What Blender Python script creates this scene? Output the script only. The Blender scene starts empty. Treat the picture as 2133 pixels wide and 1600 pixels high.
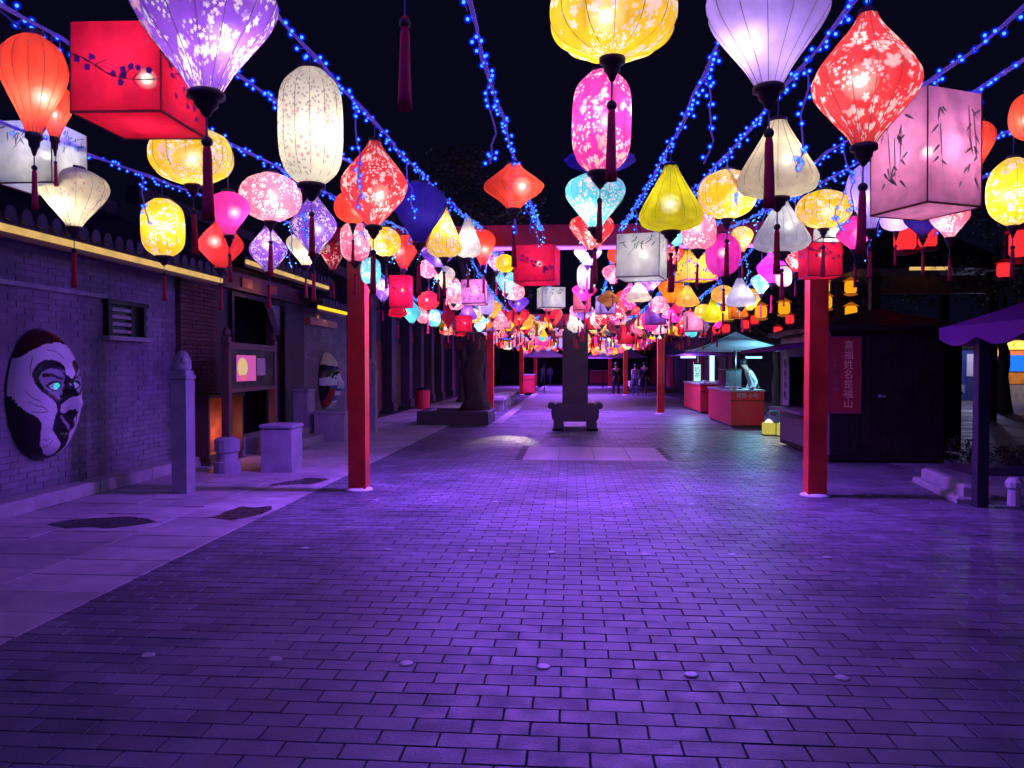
import bpy, bmesh, math, random
from math import sin, cos, pi, radians as R
from mathutils import Vector, Matrix
import numpy as np
random.seed(7)
S = bpy.context.scene
COL = S.collection
# ---------------------------------------------------------------- camera, world, exposure
CAM_H = 1.55
cd = bpy.data.cameras.new('camera'); cam = bpy.data.objects.new('camera', cd); COL.objects.link(cam)
cd.sensor_width = 36; cd.lens = 36*1600/2133; cd.clip_start = .05; cd.clip_end = 900
cam.location = (0, 0, CAM_H)
cam.rotation_euler = (pi/2-math.atan(37/1600), 0, math.atan(122/1600))
S.camera = cam
W = bpy.data.worlds.new('World'); S.world = W; W.use_nodes = True
W.node_tree.nodes['Background'].inputs[0].default_value = (.25, .22, .9, 1)
W.node_tree.nodes['Background'].inputs[1].default_value = .0095
S.view_settings.view_transform = 'Standard'; S.view_settings.look = 'None'
S.view_settings.exposure = 0; S.view_settings.gamma = 1; S.view_settings.use_curve_mapping = False
S.render.engine = 'CYCLES'
cy = S.cycles
cy.use_denoising = True; cy.max_bounces = 6; cy.diffuse_bounces = 2; cy.glossy_bounces = 2
cy.transmission_bounces = 4; cy.transparent_max_bounces = 12; cy.sample_clamp_indirect = 3
cy.caustics_reflective = False; cy.caustics_refractive = False; cy.use_light_tree = True
GATES = [-6.5, 9.4, 25.2, 41.3, 57.2]
P_GATE = 610.0          # purple light strip under each gate beam, watts
P_LANTERN = 5.0        # bulb of a 34 cm lantern, watts
P_LED = 9.0             # a metre or two of blue fairy lights
# ---------------------------------------------------------------- materials
MATS = {}
def mat(name, col, rough=.6, metal=0., var=.25, scale=6., bump=.0, emit=None, es=1., sample=True, island=0., spec=.5, stain=0.):
    if name in MATS: return MATS[name]
    m = bpy.data.materials.new(name); m.use_nodes = True; nt = m.node_tree; N = nt.nodes; L = nt.links
    b = N['Principled BSDF']
    b.inputs['Roughness'].default_value = rough; b.inputs['Metallic'].default_value = metal
    b.inputs['Specular IOR Level'].default_value = spec
    c = (*col, 1)
    b.inputs['Base Color'].default_value = c
    if emit:
        b.inputs['Emission Color'].default_value = (*emit, 1); b.inputs['Emission Strength'].default_value = es
        if not sample: m.cycles.emission_sampling = 'NONE'
    elif var or bump:
        tc = N.new('ShaderNodeNewGeometry'); nz = N.new('ShaderNodeTexNoise')
        nz.inputs['Scale'].default_value = scale; nz.inputs['Detail'].default_value = 6
        L.new(tc.outputs['Position'], nz.inputs['Vector'])
        mr = N.new('ShaderNodeMapRange'); mr.inputs[1].default_value = .25; mr.inputs[2].default_value = .75
        mr.inputs[3].default_value = 1-var; mr.inputs[4].default_value = 1+var
        L.new(nz.outputs['Fac'], mr.inputs[0])
        val = mr.outputs[0]
        if island:
            g = N.new('ShaderNodeNewGeometry'); oi = N.new('ShaderNodeObjectInfo')
            ad = N.new('ShaderNodeMath'); ad.operation = 'ADD'
            L.new(g.outputs['Random Per Island'], ad.inputs[0]); L.new(oi.outputs['Random'], ad.inputs[1])
            fr = N.new('ShaderNodeMath'); fr.operation = 'FRACT'; L.new(ad.outputs[0], fr.inputs[0])
            m2 = N.new('ShaderNodeMapRange'); m2.inputs[3].default_value = 1-island; m2.inputs[4].default_value = 1+island
            L.new(fr.outputs[0], m2.inputs[0])
            mu = N.new('ShaderNodeMath'); mu.operation = 'MULTIPLY'; L.new(val, mu.inputs[0]); L.new(m2.outputs[0], mu.inputs[1])
            val = mu.outputs[0]
        if stain:
            ns = N.new('ShaderNodeTexNoise'); ns.inputs['Scale'].default_value = .9; ns.inputs['Detail'].default_value = 9; ns.inputs['Roughness'].default_value = .62
            L.new(tc.outputs['Position'], ns.inputs['Vector'])
            m3 = N.new('ShaderNodeMapRange'); m3.inputs[1].default_value = .36; m3.inputs[2].default_value = .6; m3.inputs[3].default_value = 1-stain; m3.inputs[4].default_value = 1.12
            L.new(ns.outputs['Fac'], m3.inputs[0])
            mu = N.new('ShaderNodeMath'); mu.operation = 'MULTIPLY'; L.new(val, mu.inputs[0]); L.new(m3.outputs[0], mu.inputs[1]); val = mu.outputs[0]
        vm = N.new('ShaderNodeVectorMath'); vm.operation = 'SCALE'; vm.inputs[0].default_value = col
        L.new(val, vm.inputs['Scale']); L.new(vm.outputs[0], b.inputs['Base Color'])
        r2 = N.new('ShaderNodeMapRange'); r2.inputs[1].default_value = .3; r2.inputs[2].default_value = .7
        r2.inputs[3].default_value = max(.05, rough-.14); r2.inputs[4].default_value = min(1, rough+.14)
        L.new(nz.outputs['Fac'], r2.inputs[0]); L.new(r2.outputs[0], b.inputs['Roughness'])
        if bump:
            n2 = N.new('ShaderNodeTexNoise'); n2.inputs['Scale'].default_value = scale*9; n2.inputs['Detail'].default_value = 4
            L.new(tc.outputs['Position'], n2.inputs['Vector'])
            bp = N.new('ShaderNodeBump'); bp.inputs['Strength'].default_value = bump; bp.inputs['Distance'].default_value = .01
            L.new(n2.outputs['Fac'], bp.inputs['Height']); L.new(bp.outputs[0], b.inputs['Normal'])
    MATS[name] = m
    return m
def emission(name, col, s, sample=False):
    if name in MATS: return MATS[name]
    m = bpy.data.materials.new(name); m.use_nodes = True; nt = m.node_tree; nt.nodes.remove(nt.nodes['Principled BSDF'])
    e = nt.nodes.new('ShaderNodeEmission'); e.inputs[0].default_value = (*col, 1); e.inputs[1].default_value = s
    nt.links.new(e.outputs[0], nt.nodes['Material Output'].inputs[0])
    if not sample: m.cycles.emission_sampling = 'NONE'
    MATS[name] = m; return m
# ---------------------------------------------------------------- mesh helpers
class MB:
    def __init__(s): s.v = []; s.f = []; s.m = []; s.uv = None
    def add(s, vs, fs, mi=0):
        o = len(s.v); s.v += [tuple(p) for p in vs]; s.f += [tuple(i+o for i in f) for f in fs]; s.m += [mi]*len(fs); return s
    def box(s, x0, x1, y0, y1, z0, z1, mi=0, ch=0, rot=0, piv=None, nobottom=False):
        if ch:
            c = ch
            vs = [(x0, y0, z0), (x1, y0, z0), (x1, y1, z0), (x0, y1, z0), (x0, y0, z1-c), (x1, y0, z1-c), (x1, y1, z1-c), (x0, y1, z1-c),
                  (x0+c, y0+c, z1), (x1-c, y0+c, z1), (x1-c, y1-c, z1), (x0+c, y1-c, z1)]
            fs = [(0, 1, 5, 4), (1, 2, 6, 5), (2, 3, 7, 6), (3, 0, 4, 7), (4, 5, 9, 8), (5, 6, 10, 9), (6, 7, 11, 10), (7, 4, 8, 11), (8, 9, 10, 11)]
            if not nobottom: fs.append((3, 2, 1, 0))
        else:
            vs = [(x0, y0, z0), (x1, y0, z0), (x1, y1, z0), (x0, y1, z0), (x0, y0, z1), (x1, y0, z1), (x1, y1, z1), (x0, y1, z1)]
            fs = [(0, 1, 5, 4), (1, 2, 6, 5), (2, 3, 7, 6), (3, 0, 4, 7), (4, 5, 6, 7)]
            if not nobottom: fs.append((3, 2, 1, 0))
        if rot:
            px, py = piv or ((x0+x1)/2, (y0+y1)/2); c, n = cos(rot), sin(rot)
            vs = [(px+(x-px)*c-(y-py)*n, py+(x-px)*n+(y-py)*c, z) for x, y, z in vs]
        return s.add(vs, fs, mi)
    def lathe(s, prof, n=16, c=(0, 0, 0), mi=0, cap=True):
        vs = []; fs = []
        for r, z in prof:
            for k in range(n):
                a = 2*pi*k/n; vs.append((c[0]+r*cos(a), c[1]+r*sin(a), c[2]+z))
        for i in range(len(prof)-1):
            for k in range(n):
                k2 = (k+1) % n; fs.append((i*n+k2, i*n+k, (i+1)*n+k, (i+1)*n+k2))
        if cap:
            fs.append(tuple(range(n))); fs.append(tuple(reversed(range((len(prof)-1)*n, len(prof)*n))))
        return s.add(vs, fs, mi)
    def tube(s, pts, r, n=6, mi=0):
        pts = [Vector(p) for p in pts]; rs = r if isinstance(r, (list, tuple)) else [r]*len(pts)
        vs = []; fs = []
        for i, p in enumerate(pts):
            t = (pts[min(i+1, len(pts)-1)]-pts[max(i-1, 0)])
            if t.length < 1e-9: t = Vector((0, 0, 1))
            t.normalize()
            a = Vector((0, 0, 1)) if abs(t.z) < .9 else Vector((1, 0, 0))
            u = t.cross(a).normalized(); w = t.cross(u)
            for k in range(n):
                an = 2*pi*k/n; vs.append(p+(u*cos(an)+w*sin(an))*rs[i])
        for i in range(len(pts)-1):
            for k in range(n):
                k2 = (k+1) % n; fs.append((i*n+k, i*n+k2, (i+1)*n+k2, (i+1)*n+k))
        fs.append(tuple(reversed(range(n)))); fs.append(tuple(range((len(pts)-1)*n, len(pts)*n)))
        return s.add(vs, fs, mi)
    def prism(s, poly, axis, a, b, mi=0):
        # poly: 2D points; axis 'x','y','z' extrusion from a to b
        n = len(poly)
        def P(u, v, w): return {'x': (w, u, v), 'y': (u, w, v), 'z': (u, v, w)}[axis]
        vs = [P(u, v, a) for u, v in poly]+[P(u, v, b) for u, v in poly]
        fs = [tuple(range(n)), tuple(reversed(range(n, 2*n)))]+[(i, i+n, (i+1) % n+n, (i+1) % n) for i in range(n)]
        s.add(vs, fs, mi); return s
    def ico(s, c, r, mi=0, sub=0):
        V, F = ICO[sub]
        return s.add([(c[0]+x*r, c[1]+y*r, c[2]+z*r) for x, y, z in V], F, mi)
    def build(s, name, mats, parent=None, smooth=False, loc=None, rotz=0, fix=False):
        me = bpy.data.meshes.new(name); me.from_pydata(s.v, [], s.f)
        for m in (mats if isinstance(mats, (list, tuple)) else [mats]): me.materials.append(m)
        if len(set(s.m)) > 1: me.polygons.foreach_set('material_index', s.m)
        if smooth: me.polygons.foreach_set('use_smooth', [True]*len(s.f))
        if fix:
            bm = bmesh.new(); bm.from_mesh(me); bmesh.ops.recalc_face_normals(bm, faces=bm.faces); bm.to_mesh(me); bm.free()
        return put(name, me, parent, loc, rotz)
def _ico(sub):
    bm = bmesh.new(); bmesh.ops.create_icosphere(bm, subdivisions=sub+1, radius=1)
    r = ([tuple(v.co) for v in bm.verts], [tuple(v.index for v in f.verts) for f in bm.faces]); bm.free(); return r
ICO = [_ico(0), _ico(1), _ico(2)]
def put(name, data, parent=None, loc=None, rotz=0):
    o = bpy.data.objects.new(name, data); COL.objects.link(o)
    if loc: o.location = loc
    if rotz: o.rotation_euler = (0, 0, rotz)
    if parent: o.parent = parent
    return o
def tag(o, label=None, cat=None, group=None, kind=None):
    if label: o['label'] = label
    if cat: o['category'] = cat
    if group: o['group'] = group
    if kind: o['kind'] = kind
    return o
def thing(name, label, cat, loc=(0, 0, 0), group=None, rotz=0):
    return tag(put(name, None, None, loc, rotz), label, cat, group)
def lamp(kind, loc, power, col, parent=None, size=.1, size_y=None, rot=None, spread=None):
    l = bpy.data.lights.new('lamp_light', kind); l.energy = power; l.color = col
    if kind == 'AREA':
        l.shape = 'RECTANGLE'; l.size = size; l.size_y = size_y or size
        if spread: l.spread = spread
    else: l.shadow_soft_size = size
    if kind == 'SPOT' and spread: l.spot_size = spread; l.spot_blend = .6
    o = put('lamp_light', l, parent, loc)
    if rot: o.rotation_euler = rot
    return o
def text(body, size, m, parent, loc, rot, name='lettering', align='CENTER'):
    c = bpy.data.curves.new(name, 'FONT'); c.body = body; c.size = size; c.align_x = align; c.align_y = 'CENTER'; c.extrude = .003
    c.materials.append(m); tmp = bpy.data.objects.new(name, c); COL.objects.link(tmp); bpy.context.view_layer.update()
    me = bpy.data.meshes.new_from_object(tmp.evaluated_get(bpy.context.evaluated_depsgraph_get())); bpy.data.objects.remove(tmp)
    me.name = name; o = put(name, me, parent, loc); o.rotation_euler = rot; o['kind'] = 'stuff'; return o
# ---------------------------------------------------------------- shared materials
M_BRICK = mat('paving_brick', (.19, .175, .22), .47, var=.22, scale=7, bump=.3, island=.22, stain=.5)
M_JOINT = mat('paving_joint', (.028, .024, .034), .9, var=.3, scale=4)
M_SLAB = mat('pale_slab', (.50, .44, .46), .6, var=.22, scale=6, bump=.3, island=.12, stain=.3)
M_STONE = mat('grey_stone', (.42, .40, .39), .7, var=.25, scale=5, bump=.5)
M_DSTONE = mat('dark_stone', (.065, .052, .075), .6, var=.3, scale=4, bump=.4)
M_WALLB = mat('grey_wall_brick', (.26, .24, .275), .8, var=.3, scale=2, bump=.5, island=.13, stain=.35)
M_MORT = mat('wall_mortar', (.215, .2, .225), .9, var=.2)
M_RBRICK = mat('red_brown_brick', (.16, .07, .055), .8, var=.3, scale=3, bump=.5, island=.25)
M_RED = mat('red_lacquer', (.88, .045, .03), .42, var=.2, scale=4, bump=.12, stain=.3)
M_REDP = mat('red_panel', (.80, .03, .055), .5, var=.15, scale=3)
M_WOOD = mat('dark_wood', (.013, .0065, .004), .6, var=.35, scale=5, bump=.3, island=.2)
M_BWOOD = mat('brown_wood', (.12, .06, .035), .6, var=.35, scale=5, bump=.3)
M_TILE = mat('roof_tile_grey', (.06, .057, .065), .6, var=.3, scale=5, bump=.3, island=.3)
M_WHITE = mat('white_plaster', (.72, .7, .7), .6, var=.12, scale=4)
M_METAL = mat('dark_metal', (.03, .03, .035), .4, .6, var=.2)
M_ASPH = mat('asphalt', (.05, .048, .05), .8, var=.3, scale=1.5, bump=.3)
def canvas(name, col):
    m = mat(name, col, .8, var=.15, scale=4); nt = m.node_tree; t = nt.nodes.new('ShaderNodeBsdfTranslucent'); t.inputs[0].default_value = (*col, 1)
    x = nt.nodes.new('ShaderNodeMixShader'); x.inputs[0].default_value = .5; nt.links.new(nt.nodes['Principled BSDF'].outputs[0], x.inputs[1]); nt.links.new(t.outputs[0], x.inputs[2])
    nt.links.new(x.outputs[0], nt.nodes['Material Output'].inputs[0]); return m
M_PURP = canvas('purple_canvas', (.22, .04, .25)); M_VIO = canvas('violet_canvas', (.55, .32, .85)); M_CANV = canvas('pale_canvas', (.58, .62, .66))
M_BARK = mat('bark', (.07, .05, .045), .9, var=.4, scale=6, bump=.9)
M_LEAF = mat('leaf', (.035, .05, .02), .6, var=.4, scale=3, island=.5)
M_GOLD = mat('gold_print', (.95, .68, .30), .5, var=.1)
M_MAROON = mat('maroon_cloth', (.40, .03, .03), .7, var=.15)
M_BLACK = mat('black', (.008, .008, .01), .5, var=.2)
M_WARM = emission('warm_led_strip', (.74, .44, .14), 1.0, True)
_n = M_WARM.node_tree; _g = _n.nodes.new('ShaderNodeNewGeometry'); _z = _n.nodes.new('ShaderNodeTexNoise'); _z.inputs['Scale'].default_value = 5; _z.inputs['Detail'].default_value = 4
_r = _n.nodes.new('ShaderNodeMapRange'); _r.inputs[1].default_value = .3; _r.inputs[2].default_value = .7; _r.inputs[3].default_value = .8; _r.inputs[4].default_value = 1.2
_n.links.new(_g.outputs['Position'], _z.inputs['Vector']); _n.links.new(_z.outputs['Fac'], _r.inputs[0]); _n.links.new(_r.outputs[0], _n.nodes['Emission'].inputs[1])
M_TASSEL = mat('tassel_red', (.62, .015, .06), .7, var=.25, scale=40)
M_CAP = mat('lantern_cap', (.05, .022, .03), .5, var=.2)
M_RIB = mat('bamboo_rib', (.06, .035, .03), .7, var=.2)
M_CORD = mat('cord', (.16, .12, .3), .7, var=.1)
M_BULB = emission('lantern_bulb', (1, .95, .86), 9)
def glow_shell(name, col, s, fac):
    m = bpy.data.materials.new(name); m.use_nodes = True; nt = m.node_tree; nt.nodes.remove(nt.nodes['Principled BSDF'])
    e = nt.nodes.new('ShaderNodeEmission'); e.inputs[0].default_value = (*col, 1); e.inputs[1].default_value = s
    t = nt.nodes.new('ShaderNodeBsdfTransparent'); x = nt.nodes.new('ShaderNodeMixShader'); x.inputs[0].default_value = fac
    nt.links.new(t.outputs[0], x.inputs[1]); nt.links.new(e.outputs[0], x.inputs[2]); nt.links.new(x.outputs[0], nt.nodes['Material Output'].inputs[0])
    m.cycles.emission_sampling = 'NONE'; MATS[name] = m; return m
M_BULB_GLOW = glow_shell('bulb_glow_shell', (1, .93, .82), 9, .07)  # emissive shells paint a soft glow around each lantern bulb
LANTERNS = [
 (-1.711, 2.35, 2.602, 0.312, 0.2, 1, 'garlic', 'scarlet', 'plain', 'scarlet onion-shaped lantern with dark tassel at the far upper left edge'),
 (-1.94, 2.77, 2.611, 0.204, 0.137, 1, 'garlic', 'scarlet', 'plain', 'scarlet onion-shaped lantern peeking out behind the scarlet one at the far left edge'),
 (-3.081, 4.31, 2.94, 0.35, 0.35840000000000005, 0, 'box', 'white', 'branch', 'white square box lantern with green branch print below the scarlet onion-shaped lantern'),
 (-1.585, 2.76, 2.756, 0.312, 0.36960000000000004, 2, 'box', 'crimson', 'plum', 'large crimson square box lantern with purple plum blossoms beside the big violet lantern'),
 (-1.03, 2.11, 2.713, 0.394, 0.405, 3, 'garlic', 'violet', 'floral', 'big violet onion-shaped lantern covered in white and pink blossoms, top cut off'),
 (-1.94, 3.82, 2.772, 0.292, 0.413, 1, 'disc', 'yellow', 'floral', 'yellow flattened round blossom lantern under the big crimson box lantern'),
 (-1.03, 3.0, 2.725, 0.451, 0.257, 3, 'barrel', 'ivory', 'floral', 'tall ivory barrel lantern with faint blossoms, brightest in the middle'),
 (-2.95, 4.39, 2.724, 0.349, 0.386, 0, 'garlic', 'cream', 'floral', 'cream onion-shaped lantern with red flower print above the lit eave strip'),
 (-2.95, 5.38, 2.758, 0.414, 0.299, 0, 'barrel', 'yellow', 'floral', 'golden yellow barrel lantern hanging alone in front of the lit eave'),
 (-2.95, 6.31, 2.799, 0.426, 0.373, 0, 'diamond', 'red', 'plain', 'plain red spinning-top lantern at the end of the first lit eave strip'),
 (-1.94, 4.25, 2.538, 0.245, 0.232, 1, 'garlic', 'magenta', 'plain', 'small plain magenta onion-shaped lantern just above the plain red spinning-top one'),
 (-1.94, 4.87, 2.797, 0.308, 0.395, 1, 'disc', 'pink', 'floral', 'pink and red flattened round lantern with blossoms left of the ivory barrel lantern'),
 (-2.95, 7.33, 2.923, 0.455, 0.366, 0, 'diamond', 'violet', 'floral', 'violet spinning-top lantern with white blossoms in front of the second lit eave'),
 (-1.94, 5.71, 2.85, 0.455, 0.345, 1, 'diamond', 'violet', 'floral', 'violet and white spinning-top lantern directly below the tall ivory barrel lantern'),
 (-2.95, 8.41, 3.039, 0.37, 0.429, 0, 'garlic', 'cream', 'plain', 'plain cream onion-shaped lantern partly behind the violet spinning-top below the ivory barrel'),
 (-1.03, 4.0, 2.732, 0.449, 0.353, 3, 'diamond', 'red', 'floral', 'large red spinning-top lantern with white blossoms right of the ivory barrel lantern'),
 (-1.41, 4.91, 2.686, 0.212, 0.237, 2, 'disc', 'scarlet', 'plain', 'scarlet round lantern half hidden behind the large red blossom spinning-top lantern'),
 (-1.03, 5.22, 2.798, 0.405, 0.368, 3, 'garlic', 'indigo', 'plain', 'dark indigo unlit onion-shaped lantern right of the large red blossom spinning-top'),
 (-1.94, 6.83, 2.853, 0.36, 0.269, 1, 'barrel', 'pink', 'floral', 'pink blossom-printed tall barrel lantern below the large red blossom spinning-top'),
 (-1.94, 7.97, 3.006, 0.307, 0.313, 1, 'disc', 'yellow', 'floral', 'yellow blossom-printed flattened round lantern just below and left of the dark indigo onion lantern'),
 (-2.95, 9.36, 3.132, 0.393, 0.321, 0, 'garlic', 'maroon', 'floral', 'maroon blossom-printed onion-shaped lantern above and left of the crimson box beside the left post'),
 (-1.94, 7.36, 2.604, 0.257, 0.196, 1, 'barrel', 'aqua', 'floral', 'aqua blossom-printed tall barrel lantern above and left of the crimson box beside the left post'),
 (-1.03, 6.23, 2.844, 0.411, 0.286, 3, 'bell', 'yellow', 'floral', 'yellow blossom-printed bell-shaped lantern just below and right of the dark indigo onion lantern'),
 (-1.03, 7.7, 3.059, 0.42, 0.27, 3, 'bell', 'ivory', 'floral', 'ivory blossom-printed bell-shaped lantern below and right of the dark indigo onion lantern'),
 (-1.03, 8.97, 3.149, 0.421, 0.303, 3, 'garlic', 'scarlet', 'plain', 'scarlet plain onion-shaped lantern just above the rose box on the left'),
 (-1.94, 8.88, 3.08, 0.398, 0.348, 1, 'garlic', 'scarlet', 'plain', 'scarlet plain onion-shaped lantern just above the crimson box beside the left post'),
 (-1.41, 8.15, 2.82, 0.22, 0.359, 2, 'garlic', 'violet', 'plain', 'violet plain onion-shaped lantern just below and right of the dark indigo onion lantern'),
 (-1.94, 10.4, 3.011, 0.262, 0.262, 1, 'disc', 'pink', 'floral', 'pink blossom-printed flattened round lantern above and right of the crimson box beside the left post'),
 (-1.94, 11.72, 3.083, 0.347, 0.347, 1, 'garlic', 'cream', 'floral', 'cream blossom-printed onion-shaped lantern just above and left of the rose box on the left'),
 (-1.94, 8.7, 2.583, 0.357, 0.253, 1, 'box', 'crimson', 'plum', 'crimson square box lantern left of the rose box on the left'),
 (-2.95, 11.92, 2.946, 0.385, 0.272, 0, 'diamond', 'violet', 'floral', 'violet blossom-printed spinning-top lantern just left of the crimson box beside the left post'),
 (-1.94, 10.43, 2.576, 0.257, 0.303, 1, 'disc', 'red', 'plain', 'red plain flattened round lantern just right of the crimson box beside the left post'),
 (-1.94, 12.69, 3.009, 0.423, 0.247, 1, 'barrel', 'pink', 'floral', 'pink blossom-printed tall barrel lantern just left of the rose box on the left'),
 (-1.41, 11.22, 2.803, 0.345, 0.38, 2, 'box', 'rose', 'bamboo', 'rose bamboo-printed square box lantern below and left of the crimson box under the beam'),
 (-2.95, 15.23, 2.77, 0.365, 0.269, 0, 'barrel', 'pink', 'floral', 'pink blossom-printed tall barrel lantern below and right of the crimson box beside the left post'),
 (-2.95, 16.54, 2.78, 0.375, 0.292, 0, 'barrel', 'aqua', 'floral', 'aqua blossom-printed tall barrel lantern below and right of the crimson box beside the left post'),
 (-1.94, 12.08, 2.501, 0.32, 0.236, 1, 'diamond', 'maroon', 'plain', 'maroon plain spinning-top lantern just below and left of the rose box on the left'),
 (-1.94, 13.89, 2.467, 0.297, 0.297, 1, 'box', 'crimson', 'plum', 'crimson square box lantern just below the rose box on the left'),
 (-1.03, 10.73, 3.247, 0.376, 0.309, 3, 'diamond', 'violet', 'floral', 'violet blossom-printed spinning-top lantern just left of the crimson box under the beam'),
 (-0.902, 10.57, 3.089, 0.251, 0.264, 3, 'disc', 'yellow', 'plain', 'yellow plain flattened round lantern just left of the crimson box under the beam'),
 (-0.97, 11.62, 2.988, 0.342, 0.327, 3, 'garlic', 'aqua', 'floral', 'aqua blossom-printed onion-shaped lantern just right of the rose box on the left'),
 (-0.931, 12.57, 2.909, 0.283, 0.377, 3, 'disc', 'pink', 'floral', 'pink blossom-printed flattened round lantern just below and left of the crimson box under the beam'),
 (-0.955, 14.1, 2.827, 0.282, 0.388, 3, 'garlic', 'violet', 'plain', 'violet plain onion-shaped lantern just left of the small white box left of middle'),
 (-0.339, 7.81, 2.746, 0.355, 0.428, 4, 'box', 'crimson', 'plum', 'crimson square box lantern with plum blossoms just below the gate beam, left of middle'),
 (-0.353, 4.76, 2.798, 0.279, 0.38, 4, 'ufo', 'scarlet', 'plain', 'scarlet wide saucer lantern hanging alone against the black sky on its long string'),
 (-0.311, 12.29, 2.797, 0.321, 0.398, 4, 'box', 'white', 'branch', 'white willow-branch square box lantern just below and right of the crimson box under the beam'),
 (0.123, 2.29, 2.703, 0.25, 0.376, 5, 'disc', 'yellow', 'floral', 'huge yellow round lantern with pink blossoms at the top middle, top cut off'),
 (0.133, 3.24, 2.772, 0.415, 0.25, 5, 'barrel', 'magenta', 'floral', 'magenta pink tall barrel lantern with blossoms in the middle column below the yellow one'),
 (0.157, 4.19, 2.747, 0.176, 0.388, 5, 'ufo', 'indigo', 'plain', 'dark indigo saucer lantern behind the lower end of the magenta barrel lantern'),
 (0.155, 4.95, 2.777, 0.346, 0.389, 5, 'garlic', 'aqua', 'floral', 'aqua onion-shaped lantern with white blossoms in the middle column'),
 (0.176, 6.48, 2.824, 0.309, 0.377, 5, 'garlic', 'red', 'floral', 'red and pink onion-shaped lantern with blossoms just below the aqua one, middle column'),
 (0.214, 9.62, 3.058, 0.256, 0.358, 5, 'garlic', 'cream', 'floral', 'cream blossom-printed onion-shaped lantern just right of the crimson box under the beam'),
 (0.217, 10.57, 2.959, 0.367, 0.275, 5, 'barrel', 'ivory', 'plain', 'ivory plain tall barrel lantern above and right of the small white box left of middle'),
 (0.211, 12.1, 2.833, 0.263, 0.39, 5, 'garlic', 'magenta', 'plain', 'magenta plain onion-shaped lantern just right of the small white box left of middle'),
 (0.218, 13.43, 2.725, 0.384, 0.375, 5, 'diamond', 'violet', 'floral', 'violet blossom-printed spinning-top lantern just right of the small white box left of middle'),
 (0.2, 19.81, 2.757, 0.345, 0.345, 5, 'disc', 'yellow', 'plain', 'yellow plain flattened round lantern below and right of the small white box left of middle'),
 (0.58, 2.35, 2.742, 0.363, 0.362, 6, 'garlic', 'lavender', 'plain', 'large plain lavender onion-shaped lantern at the top right, top cut off'),
 (0.96, 2.6, 2.694, 0.427, 0.334, 7, 'diamond', 'red', 'floral', 'large red spinning-top lantern with dense white blossoms at the upper right'),
 (0.96, 3.68, 2.691, 0.355, 0.371, 7, 'bell', 'cream', 'plain', 'cream bell-shaped lantern with faint print below the large lavender lantern'),
 (1.58, 3.6, 2.735, 0.491, 0.377, 8, 'box', 'rose', 'bamboo', 'tall pink square box lantern with grey bamboo print at the right'),
 (0.58, 4.56, 2.718, 0.381, 0.375, 6, 'bell', 'lemon', 'plain', 'bright lemon yellow bell-shaped lantern right of the middle column'),
 (0.96, 4.84, 2.754, 0.298, 0.36, 7, 'disc', 'yellow', 'floral', 'amber yellow flattened round blossom lantern between the lemon and cream bell lanterns'),
 (0.96, 5.84, 2.695, 0.279, 0.251, 7, 'barrel', 'pink', 'floral', 'pink blossom-printed tall barrel lantern just below and right of the lemon bell lantern'),
 (1.85, 4.95, 2.809, 0.411, 0.28, 9, 'garlic', 'lavender', 'plain', 'pale lavender onion-shaped lantern left of the pink bamboo box lantern'),
 (1.85, 5.82, 2.838, 0.278, 0.394, 9, 'disc', 'yellow', 'floral', 'yellow flattened round blossom lantern above the right gate post'),
 (1.58, 5.94, 2.794, 0.39, 0.419, 8, 'bell', 'silver', 'plain', 'silver grey bell-shaped lantern left of the right gate post top'),
 (0.58, 6.33, 2.603, 0.343, 0.406, 6, 'box', 'white', 'branch', 'white square box lantern with green branch print below the lemon bell lantern'),
 (1.58, 9.89, 2.993, 0.364, 0.449, 8, 'box', 'lemon', 'plum', 'mustard square box lantern with dark plum branches right of the white box lantern'),
 (1.58, 8.19, 2.932, 0.451, 0.361, 8, 'disc', 'magenta', 'plain', 'magenta plain flattened round lantern above and right of the amber bell on the right'),
 (1.85, 8.54, 3.066, 0.281, 0.24, 9, 'garlic', 'amber', 'floral', 'amber blossom-printed onion-shaped lantern just left of the silver bell lantern'),
 (0.96, 7.09, 2.791, 0.161, 0.183, 7, 'garlic', 'aqua', 'plain', 'aqua plain onion-shaped lantern just above and right of the white box with branches'),
 (0.96, 7.28, 2.669, 0.179, 0.188, 7, 'garlic', 'red', 'floral', 'red blossom-printed onion-shaped lantern just right of the white box with branches'),
 (0.585, 10.1, 3.116, 0.231, 0.225, 6, 'disc', 'scarlet', 'plain', 'scarlet plain flattened round lantern just left of the white box with branches'),
 (0.592, 11.14, 2.997, 0.269, 0.303, 6, 'garlic', 'pink', 'floral', 'pink blossom-printed onion-shaped lantern just below and left of the white box with branches'),
 (2.4, 6.75, 2.824, 0.289, 0.293, 10, 'diamond', 'magenta', 'plain', 'magenta plain spinning-top lantern just above and right of the crimson box at the right post'),
 (2.4, 5.9, 2.702, 0.156, 0.22, 10, 'disc', 'lavender', 'plain', 'lavender plain flattened round lantern below and left of the pink bamboo box lantern'),
 (2.4, 5.48, 2.617, 0.177, 0.236, 10, 'garlic', 'indigo', 'plain', 'indigo plain onion-shaped lantern below the pink bamboo box lantern'),
 (2.4, 5.11, 2.585, 0.22, 0.244, 10, 'garlic', 'pink', 'floral', 'pink blossom-printed onion-shaped lantern below the pink bamboo box lantern'),
 (1.85, 3.67, 2.66, 0.201, 0.14, 9, 'garlic', 'scarlet', 'plain', 'scarlet orange onion-shaped lantern right behind the pink bamboo box lantern'),
 (1.85, 3.29, 2.658, 0.193, 0.148, 9, 'disc', 'scarlet', 'plain', 'plain scarlet round lantern cut off by the upper right edge'),
 (2.4, 4.4, 2.68, 0.366, 0.261, 10, 'disc', 'yellow', 'floral', 'yellow ribbed round blossom lantern cut off by the right edge'),
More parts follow.
